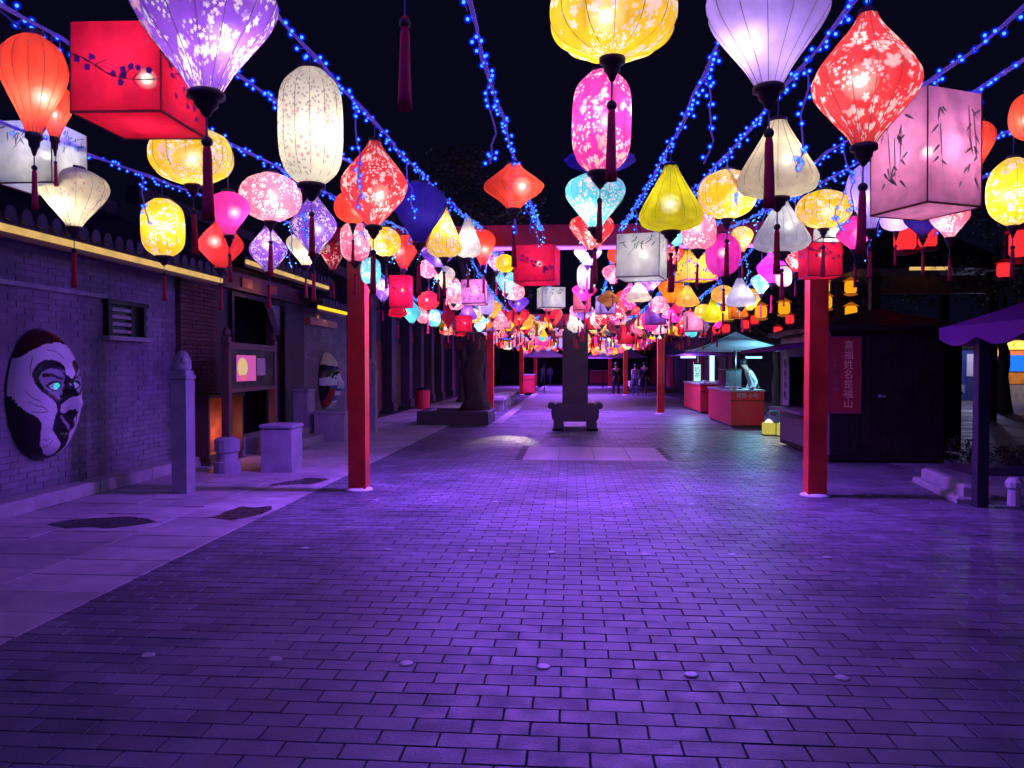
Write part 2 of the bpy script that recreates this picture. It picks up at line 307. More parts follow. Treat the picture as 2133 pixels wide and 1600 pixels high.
 (2.4, 7.65, 2.806, 0.399, 0.357, 10, 'box', 'crimson', 'plum', 'crimson square box lantern hanging in front of the right gate post'),
 (2.4, 9.43, 2.916, 0.373, 0.356, 10, 'diamond', 'magenta', 'plain', 'magenta plain spinning-top lantern just below the silver bell lantern'),
 (2.4, 8.46, 2.824, 0.273, 0.226, 10, 'garlic', 'red', 'floral', 'red blossom-printed onion-shaped lantern just left of the crimson box at the right post'),
 (2.4, 8.92, 2.679, 0.234, 0.179, 10, 'barrel', 'cream', 'floral', 'cream blossom-printed tall barrel lantern below and left of the crimson box at the right post'),
 (2.4, 9.93, 2.707, 0.248, 0.267, 10, 'garlic', 'aqua', 'floral', 'aqua blossom-printed onion-shaped lantern above and right of the lemon bell far right'),
 (2.4, 11.21, 2.803, 0.411, 0.432, 10, 'bell', 'silver', 'plain', 'silver plain bell-shaped lantern just above and right of the lemon bell far right'),
 (2.4, 13.25, 2.695, 0.406, 0.349, 10, 'bell', 'lemon', 'plain', 'lemon plain bell-shaped lantern just below and right of the amber bell on the right'),
 (1.58, 12.31, 2.935, 0.394, 0.401, 8, 'garlic', 'orange', 'plain', 'orange plain onion-shaped lantern just left of the amber bell on the right'),
 (1.85, 12.41, 2.831, 0.343, 0.381, 9, 'bell', 'amber', 'plain', 'amber plain bell-shaped lantern just above and left of the lemon bell far right'),
 (0.96, 9.4, 2.65, 0.191, 0.267, 7, 'garlic', 'violet', 'floral', 'violet blossom-printed onion-shaped lantern just below the white box with branches'),
 (1.01, 11.62, 2.805, 0.301, 0.402, 7, 'bell', 'cream', 'plain', 'cream plain bell-shaped lantern just below the white box with branches'),
 (1.58, 13.8, 2.792, 0.306, 0.383, 8, 'disc', 'pink', 'floral', 'pink blossom-printed flattened round lantern just left of the amber bell on the right'),
 (1.58, 15.44, 2.674, 0.438, 0.343, 8, 'disc', 'magenta', 'plain', 'magenta plain flattened round lantern just below and left of the amber bell on the right'),
 (2.4, 15.28, 2.601, 0.366, 0.423, 10, 'box', 'rose', 'plain', 'rose plain square box lantern just below and left of the lemon bell far right'),
 (1.537, 21.05, 2.67, 0.508, 0.495, 8, 'box', 'crimson', 'plain', 'crimson plain square box lantern below and left of the amber bell on the right'),
 (0.535, 17.9, 2.75, 0.345, 0.356, 6, 'box', 'crimson', 'plain', 'crimson plain square box lantern below and right of the small white box left of middle'),
 (2.4, 17.27, 2.645, 0.425, 0.287, 10, 'barrel', 'orange', 'plain', 'orange plain tall barrel lantern just below the amber bell on the right'),
 (2.4, 19.39, 2.661, 0.311, 0.239, 10, 'bell', 'lemon', 'plain', 'lemon plain bell-shaped lantern just below and left of the amber bell on the right'),
 (2.4, 21.16, 2.646, 0.353, 0.392, 10, 'disc', 'silver', 'plain', 'silver plain flattened round lantern just below and left of the amber bell on the right'),
 (0.62, 12.67, 2.781, 0.267, 0.392, 6, 'ufo', 'brown', 'plain', 'brown plain wide saucer lantern below and left of the white box with branches'),
 (1.11, 13.71, 2.609, 0.153, 0.229, 7, 'disc', 'red', 'plain', 'red plain flattened round lantern below the white box with branches'),
 (-0.419, 16.57, 2.665, 0.362, 0.31, 4, 'garlic', 'orange', 'plain', 'orange plain onion-shaped lantern just below the small white box left of middle'),
 (-0.986, 18.48, 2.796, 0.312, 0.277, 3, 'garlic', 'amber', 'plain', 'amber plain onion-shaped lantern just below and left of the small white box left of middle'),
 (-1.037, 18.76, 2.663, 0.352, 0.352, 3, 'bell', 'cream', 'plain', 'cream plain bell-shaped lantern just below and left of the small white box left of middle'),
 (-0.249, 19.43, 2.651, 0.363, 0.387, 4, 'box', 'rose', 'plain', 'rose plain square box lantern just below the small white box left of middle'),
 (2.4, 7.35, 2.831, 0.111, 0.267, 10, 'box', 'white', 'plain', 'white plain square box lantern above and right of the crimson box at the right post'),
 (-0.42, 1.95, 2.76, 0.2, 0.36, 4, 'disc', 'scarlet', 'plain', 'lantern above the top edge whose crimson tassel hangs into the black sky'),
]
# ================================================================ GROUND
g = MB().add([(-300, -60, -.06), (300, -60, -.06), (300, 500, -.06), (-300, 500, -.06)], [(0, 1, 2, 3)]).build('ground', M_ASPH); tag(g, kind='structure')
XL, XR = -3.17, 5.1
pav = tag(put('street_paving', None), kind='structure')
INL = (-.8, 1.6, 12.7, 14.75); BAND = (19.3, 20.6)
MB().add([(XL, -8, -.007), (XR, -8, -.007), (XR, 30, -.007), (XL, 30, -.007)], [(0, 1, 2, 3)]).build('mortar_bed', M_JOINT, pav)
brick_me = MB().box(-.1205, .1205, -.0585, .0585, -.02, 0, ch=.0016, nobottom=True)
bme = bpy.data.meshes.new('brick'); bme.from_pydata(brick_me.v, [], brick_me.f); bme.materials.append(M_BRICK)
nb = 0; stuff = MB(); far = MB(); rb = random.Random(3)
row = 0; y = -1.0
while y < 30:
    off = .125*(row % 2)
    if not (BAND[0]-.06 < y < BAND[1]+.06):
        k = 0
        x = XL-off+.125
        while x < XR+.13:
            xa, xb = max(x-.1205, XL), min(x+.1205, XR)
            inl = INL[0]-.06 < x < INL[1]+.06 and INL[2]-.06 < y < INL[3]+.06
            if xb-xa > .05 and not inl:
                dz = rb.uniform(-.002, .0015); tx = rb.gauss(0, .0022); ty = rb.gauss(0, .0026)
                vis = y > 2.62 and -.60*y-.12 < x < .70*y-.1 and y > 2.7
                if vis and nb < 300 and xb-xa > .24:
                    o = put('brick', bme, pav, (x, y, dz)); o.rotation_euler = (tx, ty, rb.gauss(0, .004)); nb += 1
                elif y < 14:
                    stuff.box(xa, xb, y-.0585, y+.0585, -.02, dz, ch=.0016, nobottom=True)
                    for i in range(-12, 0):
                        vx, vy, vz = stuff.v[i]; stuff.v[i] = (vx, vy, vz-(vx-x)*ty+(vy-y)*tx)
                else:
                    far.box(xa, xb, y-.0585, y+.0585, -.02, dz, nobottom=True)
                    for i in range(-8, 0):
                        vx, vy, vz = far.v[i]; far.v[i] = (vx, vy, vz-(vx-x)*ty+(vy-y)*tx)
            x += .25
    y += .125; row += 1
o = stuff.build('paving_bricks', M_BRICK, pav); o['kind'] = 'stuff'
o = far.build('distant_paving_bricks', M_BRICK, pav); o['kind'] = 'stuff'
# pale slabs set into the bricks, the painted shadow strip and the pavement beyond
inl = MB()
for i in range(4):
    for j in range(3):
        inl.box(INL[0]+i*.6+.004, INL[0]+(i+1)*.6-.004, INL[2]+j*.683+.004, INL[2]+(j+1)*.683-.004, -.03, .002, ch=.004, nobottom=True)
inl.build('inlay_slab', mat('inlay_stone', (.52, .40, .47), .42, var=.12, scale=2, bump=.15, island=.05), pav)
bn = MB()
x = XL
while x < XR-.3:
    bn.box(x+.004, x+.596, BAND[0]+.004, BAND[1]-.004, -.03, .0, ch=.004, nobottom=True); x += .6
bn.build('shadow_strip_slab', mat('shadow_strip_dark', (.10, .09, .11), .5, var=.25, scale=3, bump=.2, island=.15), pav)  # shadow strip across the street painted as darker slabs
def brick_sheet(name, col, mort, bw, rh):
    m = mat(name, col, .5, var=0, bump=0); nt = m.node_tree; N = nt.nodes
    tc = N.new('ShaderNodeTexCoord'); b = N.new('ShaderNodeTexBrick'); b.inputs['Scale'].default_value = 1
    b.inputs['Brick Width'].default_value = bw; b.inputs['Row Height'].default_value = rh; b.inputs['Mortar Size'].default_value = .006
    b.inputs['Color1'].default_value = (*col, 1); b.inputs['Color2'].default_value = (*[c*.75 for c in col], 1); b.inputs['Mortar'].default_value = (*mort, 1)
    nt.links.new(tc.outputs['Object'], b.inputs['Vector']); nt.links.new(b.outputs['Color'], N['Principled BSDF'].inputs['Base Color']); return m
MB().add([(-2.0, 30, -.002), (XR, 30, -.002), (XR, 80, -.002), (-2.0, 80, -.002)], [(0, 1, 2, 3)]).build('distant_paving', brick_sheet('distant_brick', (.2, .185, .2), (.1, .09, .1), .25, .125), pav)
es = MB(); y = 20.7
while y < 60:
    es.box(-2.12, -1.84, y+.01, y+.99, -.03, .006, ch=.004, nobottom=True); y += 1
es.build('edge_strip', M_STONE, pav)
# left footpath of pale slabs
path = tag(put('footpath', None), kind='structure')
MB().add([(-5.72, -8, -.016), (XL, -8, -.016), (XL, 80, -.016), (-5.72, 80, -.016)], [(0, 1, 2, 3)]).build('slab_bed', M_JOINT, path)
sl = {}
for i, wd in enumerate((.85, .85, .85)):
    me = MB().box(-wd/2+.004, wd/2-.004, -.211, .211, -.03, 0, ch=.004, nobottom=True)
    m_ = bpy.data.meshes.new('slab'); m_.from_pydata(me.v, [], me.f); m_.materials.append(M_SLAB); sl[i] = m_
rs = random.Random(5)
for i in range(3):
    y = 2.2+.14*i
    while y < 21:
        o = put('slab', sl[i], path, (XL-.425-.85*i, y, rs.uniform(-.003, .003))); o.rotation_euler = (rs.gauss(0, .004), rs.gauss(0, .004), 0)
        y += .43
ff = MB(); y = 21.2
while y < 60:
    for i in range(3): ff.box(XL-.85*(i+1)+.004, XL-.85*i-.004, y-.21, y+.21, -.03, 0, nobottom=True)
    y += .43
o = ff.build('distant_slabs', M_SLAB, path); o['kind'] = 'stuff'
wet = mat('damp_stain', (.05, .038, .045), .35, var=.6, scale=9)
def stain(pts):
    q = [Vector(p) for p in pts]; amp = .09
    for _ in range(4):
        n_ = []
        for i in range(len(q)):
            p0, p1 = q[i], q[(i+1) % len(q)]; d_ = p1-p0
            n_ += [p0, (p0+p1)/2+Vector((-d_.y, d_.x)).normalized()*rs.gauss(0, amp)*min(1, d_.length*2)]
        q = n_; amp *= .55
    MB().add([(p.x, p.y, .0055) for p in q], [tuple(range(len(q)))]).build('damp_stain', wet, path)
stain([(-5.1, 7.1), (-4.8, 7.45), (-4.4, 7.5), (-4.1, 7.3), (-4.35, 7.0), (-4.8, 6.95)])
stain([(-3.75, 7.5), (-3.62, 8.2), (-3.3, 8.25), (-3.22, 7.95), (-3.4, 7.45)])
stain([(-3.9, 9.6), (-3.6, 10.4), (-3.3, 10.3), (-3.4, 9.8)])
# right side: paler plaza slabs
plz = tag(put('plaza_pavement', None), kind='structure')
MB().add([(XR, -8, -.016), (60, -8, -.016), (60, 80, -.016), (XR, 80, -.016)], [(0, 1, 2, 3)]).build('plaza_bed', M_JOINT, plz)
pp = MB()
for i in range(10):
    y = 4+.3*(i % 2)
    while y < 34:
        pp.box(XR+i*.6+.003, XR+(i+1)*.6-.003, y+.003, y+.597, -.03, rs.uniform(-.004, .002), ch=.004, nobottom=True); y += .6
o = pp.build('plaza_slabs', mat('plaza_slab', (.30, .27, .29), .55, var=.3, scale=2.5, bump=.3, island=.12), plz); o['kind'] = 'stuff'
MB().add([(11.1, -8, -.004), (60, -8, -.004), (60, 80, -.004), (11.1, 80, -.004)], [(0, 1, 2, 3)]).build('plaza_sheet', mat('plaza_grey', (.16, .15, .17), .6, var=.3, scale=.6, bump=.2), plz)
# round steel studs in rows across the street
stud = MB().lathe([(.036, -.01), (.036, .004), (.030, .0075), (.012, .009)], 20)
sm = mat('pale_steel', (.50, .48, .50), .45, .2, var=.1)
def stud_label(j, x):
    k = round((x+2.25)/.72)
    return 'round metal stud in the %s row across the paving, %s from the left' % (['nearest', 'second', 'third', 'farthest'][j], ['first', 'second', 'third', 'fourth', 'fifth', 'sixth', 'seventh'][k])
for j, y in enumerate((3.91, 6.36, 8.69, 11.05)):
    for x in (-2.25, -1.55, -.84, -.14, .61, 1.34, 2.06):
        if y < 5 and x > 2: continue
        if y > 11 and (x < -1 or x > 1.4): continue
        tag(stud.build('floor_stud', sm, None, loc=(x+rs.gauss(0, .01), y+rs.gauss(0, .015), 0), smooth=False),
            stud_label(j, x), 'floor stud', 'round studs set in the street paving')
# ================================================================ GATES
M_STRIP = emission('purple_led_strip', (.45, .15, 1), 2.5)
names = ['red gate frame behind the viewpoint', 'nearest red gate frame, whose two posts stand on the brick street',
         'second red gate frame, behind the dark stone pillar', 'third red gate frame, far down the street', 'last and smallest red gate frame, furthest down the street']
for gi, gy in enumerate(GATES):
    t = thing('gate_frame', names[gi], 'gate', (.14, gy, 0), 'red gate frames across the street')
    for sx in (-1, 1):
        m = MB(); x = sx*2.775
        m.box(x-.108, x+.108, -.10, .10, 0, 3.0, ch=.004)
        p = m.build('post', M_RED, t)
        MB().lathe([(.175, 0), (.17, .018), (.15, .03), (.12, .04)], 20, (x, 0, 0)).build('base_collar', M_WHITE, p, smooth=True)
    b = MB().box(-3.25, 3.25, -.12, .12, 3.002, 3.25).build('beam', M_RED, t)
    MB().box(-2.6, 2.6, -.025, .025, 2.97, 3.0).build('light_strip', M_STRIP, t)
    lamp('AREA', (0, 0, 2.96), P_GATE*(.55, .95, 1.8, 2.0, 2.0)[gi], (.27, .08, 1), t, 5.0, .25)
    if gi == 2:
        fl = MB().box(-.09, .09, -.06, .06, -.05, .05, ch=.01).build('added_floodlight', M_METAL, t, loc=(-1.6, -.2, 2.92)); fl.rotation_euler = (R(-22), 0, 0)  # lamp added to put a warm reflection-like streak on the paving
        MB().box(-.07, .07, -.062, -.0605, -.04, .04).build('lens', emission('added_warm_lens', (1, .8, .5), 3), fl)
        v_ = Vector((.05, -10.2, -2.9)); lamp('SPOT', (-1.6, -.32, 2.9), 1500, (1, .80, .55), t, .05, spread=R(10), rot=v_.to_track_quat('-Z', 'Y').to_euler())
# ================================================================ FAIRY LIGHT STRINGS
SX = [-2.95, -1.94, -1.41, -1.03, -.35, .17, .58, .96, 1.58, 1.85, 2.4, 2.95]
def Hc(y):
    for a, b in zip(GATES, GATES[1:]):
        if a <= y <= b:
            m = (a+b)/2; return 3.2-.42*(1-((y-m)/((b-a)/2))**2)
    return 3.2
M_CABLE = mat('bulb_lit_cable', (.2, .16, .5), .5, emit=(.10, .04, .55), es=.38, sample=False)  # weak emission stands in for bulb light falling on the cable
M_LEDF = emission('blue_led_small', (.035, .17, 1.0), 2.3)
M_LED = emission('blue_led', (.12, .46, 1.0), 2.3)
mg = bpy.data.materials.new('blue_led_halo'); mg.use_nodes = True; nt = mg.node_tree; nt.nodes.remove(nt.nodes['Principled BSDF'])  # blue halo painted as an emissive shell around each near bulb
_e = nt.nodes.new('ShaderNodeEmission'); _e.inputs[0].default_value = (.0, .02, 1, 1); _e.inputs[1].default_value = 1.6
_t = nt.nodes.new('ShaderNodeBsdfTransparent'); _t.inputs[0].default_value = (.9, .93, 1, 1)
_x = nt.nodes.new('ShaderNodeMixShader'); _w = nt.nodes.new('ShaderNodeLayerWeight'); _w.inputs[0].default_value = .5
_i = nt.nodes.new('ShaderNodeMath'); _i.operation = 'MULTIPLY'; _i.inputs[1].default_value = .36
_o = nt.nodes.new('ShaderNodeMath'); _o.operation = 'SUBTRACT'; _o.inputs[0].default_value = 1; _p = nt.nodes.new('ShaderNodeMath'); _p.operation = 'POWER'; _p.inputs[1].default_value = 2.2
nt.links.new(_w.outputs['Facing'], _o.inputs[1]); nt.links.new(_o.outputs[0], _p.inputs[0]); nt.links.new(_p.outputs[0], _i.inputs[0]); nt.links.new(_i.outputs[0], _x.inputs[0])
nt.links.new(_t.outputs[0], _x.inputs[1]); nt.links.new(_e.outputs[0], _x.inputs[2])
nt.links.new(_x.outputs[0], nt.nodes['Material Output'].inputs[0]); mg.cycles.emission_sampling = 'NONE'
rl = random.Random(11)
order = ['leftmost', 'second from the left', 'third from the left', 'fourth from the left', 'fifth from the left, left of the middle lantern column', 'above the middle lantern column',
         'first right of the middle lantern column', 'second right of the middle column', 'fourth from the right', 'third from the right', 'second from the right', 'rightmost']
def bulbs_at(mb, p, near):
    d = Vector((rl.gauss(0, 1), rl.gauss(0, 1), rl.gauss(0, 1))).normalized()*rl.uniform(.012, .035)
    q = Vector(p)+d
    if near:
        mb.ico(q, .0062, 0, 1)
        mb.ico(q, .0165, 1, 1)
        mb.tube([p, q], .0018, 3, 2)
    else:
        mb.ico(q, .0095 if p[1] < 20 else .0125, 3, 0)
for si, sx in enumerate(SX):
    t = thing('fairy_light_string', 'blue fairy light string, '+order[si], 'light string', (sx, GATES[0], 3.2), 'blue fairy light strings over the street')
    ox, oy, oz = sx, GATES[0], 3.2
    pts = []; y = GATES[0]
    while y < 57.2:
        pts.append((rl.gauss(0, .008), y-oy, Hc(y)-oz+rl.gauss(0, .006))); y += .3 if y < 12 else .8
    cb = MB().tube(pts, .0062, 6)
    pts2 = [(p[0]+.012*sin(i*1.3), p[1], p[2]+.012*cos(i*1.3)) for i, p in enumerate(pts)]
    cb.tube(pts2, .0038, 4)
    cb.build('cable', M_CABLE, t, smooth=True)
    bl = MB(); y = .7
    while y < 57:
        bulbs_at(bl, (rl.gauss(0, .006), y-oy, Hc(y)-oz-.006), y < 7)
        y += rl.uniform(.015, .075) if y < 8 else (rl.uniform(.015, .055) if y < 20 else rl.uniform(.03, .11))
    o = bl.build('bulbs', [M_LED, mg, M_CABLE, M_LEDF], t); o['kind'] = 'stuff'
    y = 3.25+rl.uniform(0, .7)
    while y < 26:
        ln = rl.uniform(.25, .5); dp = [(0, 0, 0)]; x_ = 0; y_ = 0
        for k in range(8):
            x_ += rl.gauss(0, .016); y_ += rl.gauss(0, .016); dp.append((x_, y_, -ln*(k+1)/8))
        o = MB().tube(dp, .0042, 5).build('icicle_strand', M_CABLE, t, smooth=True, loc=(0, y-oy, Hc(y)-oz))
        bb = MB()
        for k in range(int(ln/.032)):
            u = rl.random()*7.99; i = int(u); a, b = Vector(dp[i]), Vector(dp[i+1])
            p = a.lerp(b, u-i)
            q = Vector((p.x, y, p.z))
            if y < 7:
                bulbs_at(bb, p, True)
            else: bb.ico(p+Vector((rl.gauss(0, .015), rl.gauss(0, .015), 0)), .0085, 3, 0)
        if bb.v: o2 = bb.build('strand_bulbs', [M_LED, mg, M_CABLE, M_LEDF], o); o2['kind'] = 'stuff'
        y += rl.uniform(1.1, 1.9)
    y = 1.0+.35*(si % 4)
    while y < 56 and si % 2 == 0:
        lamp('POINT', (0, y-oy, Hc(y)-oz+.12), P_LED*(1.6 if si in (0, 2) else 1)*(2 if y > 28 else 1), (.13, .07, 1), t, .06); y += 3.2 if y < 28 else 6.4
# ================================================================ LANTERNS
COLS = dict(scarlet=(.92, .07, .045), red=(.88, .04, .06), crimson=(.82, .012, .07), magenta=(.88, .04, .42), pink=(.92, .16, .32), rose=(.92, .30, .62),
            violet=(.24, .07, .68), lavender=(.46, .3, .92), indigo=(.06, .03, .5), yellow=(.97, .60, .02), lemon=(.82, .74, .02), amber=(.96, .5, .08),
            orange=(.96, .26, .02), cream=(.92, .8, .56), ivory=(.92, .88, .72), white=(.80, .82, .76), silver=(.66, .66, .74), aqua=(.12, .66, .78),
            maroon=(.42, .012, .05), brown=(.36, .14, .04))
PROF = dict(garlic=[(0, .30), (.05, .55), (.14, .84), (.26, .98), (.36, 1), (.5, .88), (.68, .62), (.85, .37), (1, .2)],
            disc=[(0, .24), (.06, .5), (.18, .82), (.35, .97), (.5, 1), (.65, .97), (.82, .8), (.94, .46), (1, .16)],
            barrel=[(0, .36), (.05, .58), (.13, .82), (.25, .96), (.5, 1), (.75, .96), (.87, .82), (.95, .58), (1, .34)],
            diamond=[(0, .17), (.1, .30), (.28, .66), (.44, .95), (.53, 1), (.63, .92), (.8, .58), (.92, .32), (1, .2)],
            bell=[(0, .2), (.1, .28), (.3, .5), (.52, .76), (.7, .95), (.8, 1), (.9, .9), (.965, .6), (1, .24)],
            ufo=[(0, .2), (.12, .36), (.33, .76), (.45, .97), (.52, 1), (.62, .86), (.8, .48), (1, .2)])
def crv(pr, n):
    ts = [p[0] for p in pr]; out = []
    for i in range(n+1):
        t = i/n
        k = max(0, min(len(pr)-2, next((j for j in range(len(pr)-1) if ts[j] <= t <= ts[j+1]), len(pr)-2)))
        p0, p1, p2, p3 = pr[max(k-1, 0)], pr[k], pr[k+1], pr[min(k+2, len(pr)-1)]
        u = (t-p1[0])/(p2[0]-p1[0])
        m1 = (p2[1]-p0[1])/max(1e-6, p2[0]-p0[0])*(p2[0]-p1[0]); m2 = (p3[1]-p1[1])/max(1e-6, p3[0]-p1[0])*(p2[0]-p1[0])
        h = (2*u**3-3*u*u+1)*p1[1]+(u**3-2*u*u+u)*m1+(-2*u**3+3*u*u)*p2[1]+(u**3-u*u)*m2
        out.append((t, max(.1, min(1, h))))
    return out
def shade_mat(col, pat, far=False):
    key = 'silk_%s_%s%s' % (col, pat, '_far' if far else '')
    if key in MATS: return MATS[key]
    c = COLS[col]; m = bpy.data.materials.new(key); m.use_nodes = True; nt = m.node_tree; N = nt.nodes; L = nt.links
    N.remove(N['Principled BSDF'])
    base = None
    light = col in ('ivory', 'cream', 'white', 'silver')
    if pat == 'floral':
        uv = N.new('ShaderNodeUVMap'); oi = N.new('ShaderNodeObjectInfo')
        sc = N.new('ShaderNodeVectorMath'); sc.operation = 'MULTIPLY_ADD'
        cmb = N.new('ShaderNodeCombineXYZ'); mm = N.new('ShaderNodeMath'); mm.operation = 'MULTIPLY'; mm.inputs[1].default_value = 37
        L.new(oi.outputs['Random'], mm.inputs[0]); L.new(mm.outputs[0], cmb.inputs[0]); L.new(mm.outputs[0], cmb.inputs[1])
        L.new(uv.outputs[0], sc.inputs[0]); sc.inputs[1].default_value = (1, 1, 1); L.new(cmb.outputs[0], sc.inputs[2])
        nzw = N.new('ShaderNodeTexNoise'); nzw.noise_dimensions = '2D'; nzw.inputs['Scale'].default_value = 7; nzw.inputs['Detail'].default_value = 1; L.new(sc.outputs[0], nzw.inputs['Vector'])
        last = None
        prev = c
        cols = [((.92, .86, .88), (.95, .72, .8)), ((.95, .45, .5), (.9, .88, .86))] if not light else [((.85, .25, .3), (.9, .55, .55)), ((.45, .5, .42), (.55, .35, .4))]
        layers = [(24., .38, .545, cols[0]), (50., .34, .53, cols[0]), (13., .42, .60, cols[1])]
        if light: layers = [(28., .26, .54, cols[0]), (50., .30, .52, cols[1])]
        cur = None
        for li, (scale, rad, thr, (ca, cb_)) in enumerate(layers):
            vo = N.new('ShaderNodeTexVoronoi'); vo.voronoi_dimensions = '2D'; vo.inputs['Scale'].default_value = scale; L.new(sc.outputs[0], vo.inputs['Vector'])
            ms = N.new('ShaderNodeVectorMath'); ms.operation = 'SCALE'; ms.inputs['Scale'].default_value = scale; L.new(sc.outputs[0], ms.inputs[0])
            po = N.new('ShaderNodeVectorMath'); po.operation = 'SCALE'; po.inputs['Scale'].default_value = scale; L.new(vo.outputs['Position'], po.inputs[0])
            df = N.new('ShaderNodeVectorMath'); df.operation = 'SUBTRACT'; L.new(ms.outputs[0], df.inputs[0]); L.new(po.outputs[0], df.inputs[1])
            sp = N.new('ShaderNodeSeparateXYZ'); L.new(df.outputs[0], sp.inputs[0])
            an = N.new('ShaderNodeMath'); an.operation = 'ARCTAN2'; L.new(sp.outputs[1], an.inputs[0]); L.new(sp.outputs[0], an.inputs[1])
            rc = N.new('ShaderNodeSeparateColor'); L.new(vo.outputs['Color'], rc.inputs[0])
            a2 = N.new('ShaderNodeMath'); a2.operation = 'MULTIPLY_ADD'; a2.inputs[1].default_value = 2.5; L.new(an.outputs[0], a2.inputs[0]); L.new(rc.outputs[0], a2.inputs[2])
            si_ = N.new('ShaderNodeMath'); si_.operation = 'SINE'; L.new(a2.outputs[0], si_.inputs[0])
            ab = N.new('ShaderNodeMath'); ab.operation = 'ABSOLUTE'; L.new(si_.outputs[0], ab.inputs[0])
            pr = N.new('ShaderNodeMath'); pr.operation = 'MULTIPLY_ADD'; pr.inputs[1].default_value = rad*.5; pr.inputs[2].default_value = rad*.55; L.new(ab.outputs[0], pr.inputs[0])
            ln = N.new('ShaderNodeVectorMath'); ln.operation = 'LENGTH'; L.new(df.outputs[0], ln.inputs[0])
            sb = N.new('ShaderNodeMath'); sb.operation = 'SUBTRACT'; L.new(pr.outputs[0], sb.inputs[0]); L.new(ln.outputs['Value'], sb.inputs[1])
            lt = N.new('ShaderNodeMapRange'); lt.inputs[1].default_value = -.05; lt.inputs[2].default_value = .10; L.new(sb.outputs[0], lt.inputs[0])
            # clusters
            cl = N.new('ShaderNodeTexNoise'); cl.noise_dimensions = '3D'; cl.inputs['Scale'].default_value = 8.5; cl.inputs['Detail'].default_value = 1
            ofs = N.new('ShaderNodeVectorMath'); ofs.operation = 'ADD'; ofs.inputs[1].default_value = (0, 0, 3.1*li); L.new(sc.outputs[0], ofs.inputs[0]); L.new(ofs.outputs[0], cl.inputs['Vector'])
            gt = N.new('ShaderNodeMapRange'); gt.inputs[1].default_value = thr-.03; gt.inputs[2].default_value = thr+.02; gt.inputs[4].default_value = .92; L.new(cl.outputs['Fac'], gt.inputs[0])
            an2 = N.new('ShaderNodeMath'); an2.operation = 'MULTIPLY'; L.new(lt.outputs[0], an2.inputs[0]); L.new(gt.outputs[0], an2.inputs[1])
            mxp = N.new('ShaderNodeMix'); mxp.data_type = 'RGBA'; mxp.inputs[6].default_value = (*ca, 1); mxp.inputs[7].default_value = (*cb_, 1); L.new(rc.outputs[1], mxp.inputs[0])
            mx = N.new('ShaderNodeMix'); mx.data_type = 'RGBA'; L.new(an2.outputs[0], mx.inputs[0]); L.new(mxp.outputs[2], mx.inputs[7])
            if cur: L.new(cur, mx.inputs[6])
            else: mx.inputs[6].default_value = (*c, 1)
            cur = mx.outputs[2]
        base = cur
    if base is None:
        r = N.new('ShaderNodeRGB'); r.outputs[0].default_value = (*c, 1); base = r.outputs[0]
    if far:
        e = N.new('ShaderNodeEmission'); L.new(base, e.inputs[0]); e.inputs[1].default_value = 1.15 if col not in ('indigo', 'maroon', 'brown') else .25
        L.new(e.outputs[0], N['Material Output'].inputs[0]); m.cycles.emission_sampling = 'NONE'
        MATS[key] = m; return m
    # woven silk: fine weave and folds vary how much light comes through
    tcw = N.new('ShaderNodeTexCoord'); wv = N.new('ShaderNodeTexNoise'); wv.inputs['Scale'].default_value = 14; wv.inputs['Detail'].default_value = 5
    L.new(tcw.outputs['Object'], wv.inputs['Vector'])
    wr = N.new('ShaderNodeMapRange'); wr.inputs[1].default_value = .3; wr.inputs[2].default_value = .7; wr.inputs[3].default_value = .78; wr.inputs[4].default_value = 1.08
    L.new(wv.outputs['Fac'], wr.inputs[0])
    vs = N.new('ShaderNodeVectorMath'); vs.operation = 'SCALE'; L.new(base, vs.inputs[0]); L.new(wr.outputs[0], vs.inputs['Scale'])
    tr = N.new('ShaderNodeBsdfTranslucent'); L.new(vs.outputs[0], tr.inputs[0])
    di = N.new('ShaderNodeBsdfDiffuse'); L.new(vs.outputs[0], di.inputs[0])
    tp = N.new('ShaderNodeBsdfTransparent')
    m1 = N.new('ShaderNodeMixShader'); m1.inputs[0].default_value = .38; L.new(tr.outputs[0], m1.inputs[1]); L.new(di.outputs[0], m1.inputs[2])
    m2 = N.new('ShaderNodeMixShader'); m2.inputs[0].default_value = .13; L.new(m1.outputs[0], m2.inputs[1]); L.new(tp.outputs[0], m2.inputs[2])
    L.new(m2.outputs[0], N['Material Output'].inputs[0])
    MATS[key] = m; return m
def shade_mesh(shape, h, D, nu, nv, ribs):
    pr = crv(PROF[shape], nv); vs = []; uvs = []; fs = []
    Rm = D/2; arc = 0; arcs = [0]
    for i in range(nv):
        arc += math.hypot((pr[i+1][1]-pr[i][1])*Rm, h/nv); arcs.append(arc)
    for i, (t, r) in enumerate(pr):
        for k in range(nu+1):
            a = 2*pi*k/nu; f = 1-.045*abs(sin(ribs*a/2))*min(1, r*1.2) if ribs else 1
            vs.append((r*Rm*f*cos(a), r*Rm*f*sin(a), -t*h)); uvs.append((a*Rm, arcs[i]))
    w = nu+1
    for i in range(nv):
        for k in range(nu):
            fs.append((i*w+k, (i+1)*w+k, (i+1)*w+k+1, i*w+k+1))
    me = bpy.data.meshes.new('shade'); me.from_pydata(vs, [], fs)
    ul = me.uv_layers.new(name='UVMap'); idx = np.empty(len(me.loops), dtype=np.int32); me.loops.foreach_get('vertex_index', idx)
    ul.data.foreach_set('uv', np.array(uvs, dtype=np.float32)[idx].ravel())
    me.polygons.foreach_set('use_smooth', [True]*len(fs))
    return me, pr
PRINT = {'plum': mat('plum_print', (.25, .06, .42), .7, var=.2), 'twig': mat('twig_print', (.10, .015, .03), .7, var=.2),
         'branch': mat('green_print', (.05, .22, .17), .7, var=.2), 'bamboo': mat('bamboo_print', (.20, .13, .20), .7, var=.3)}
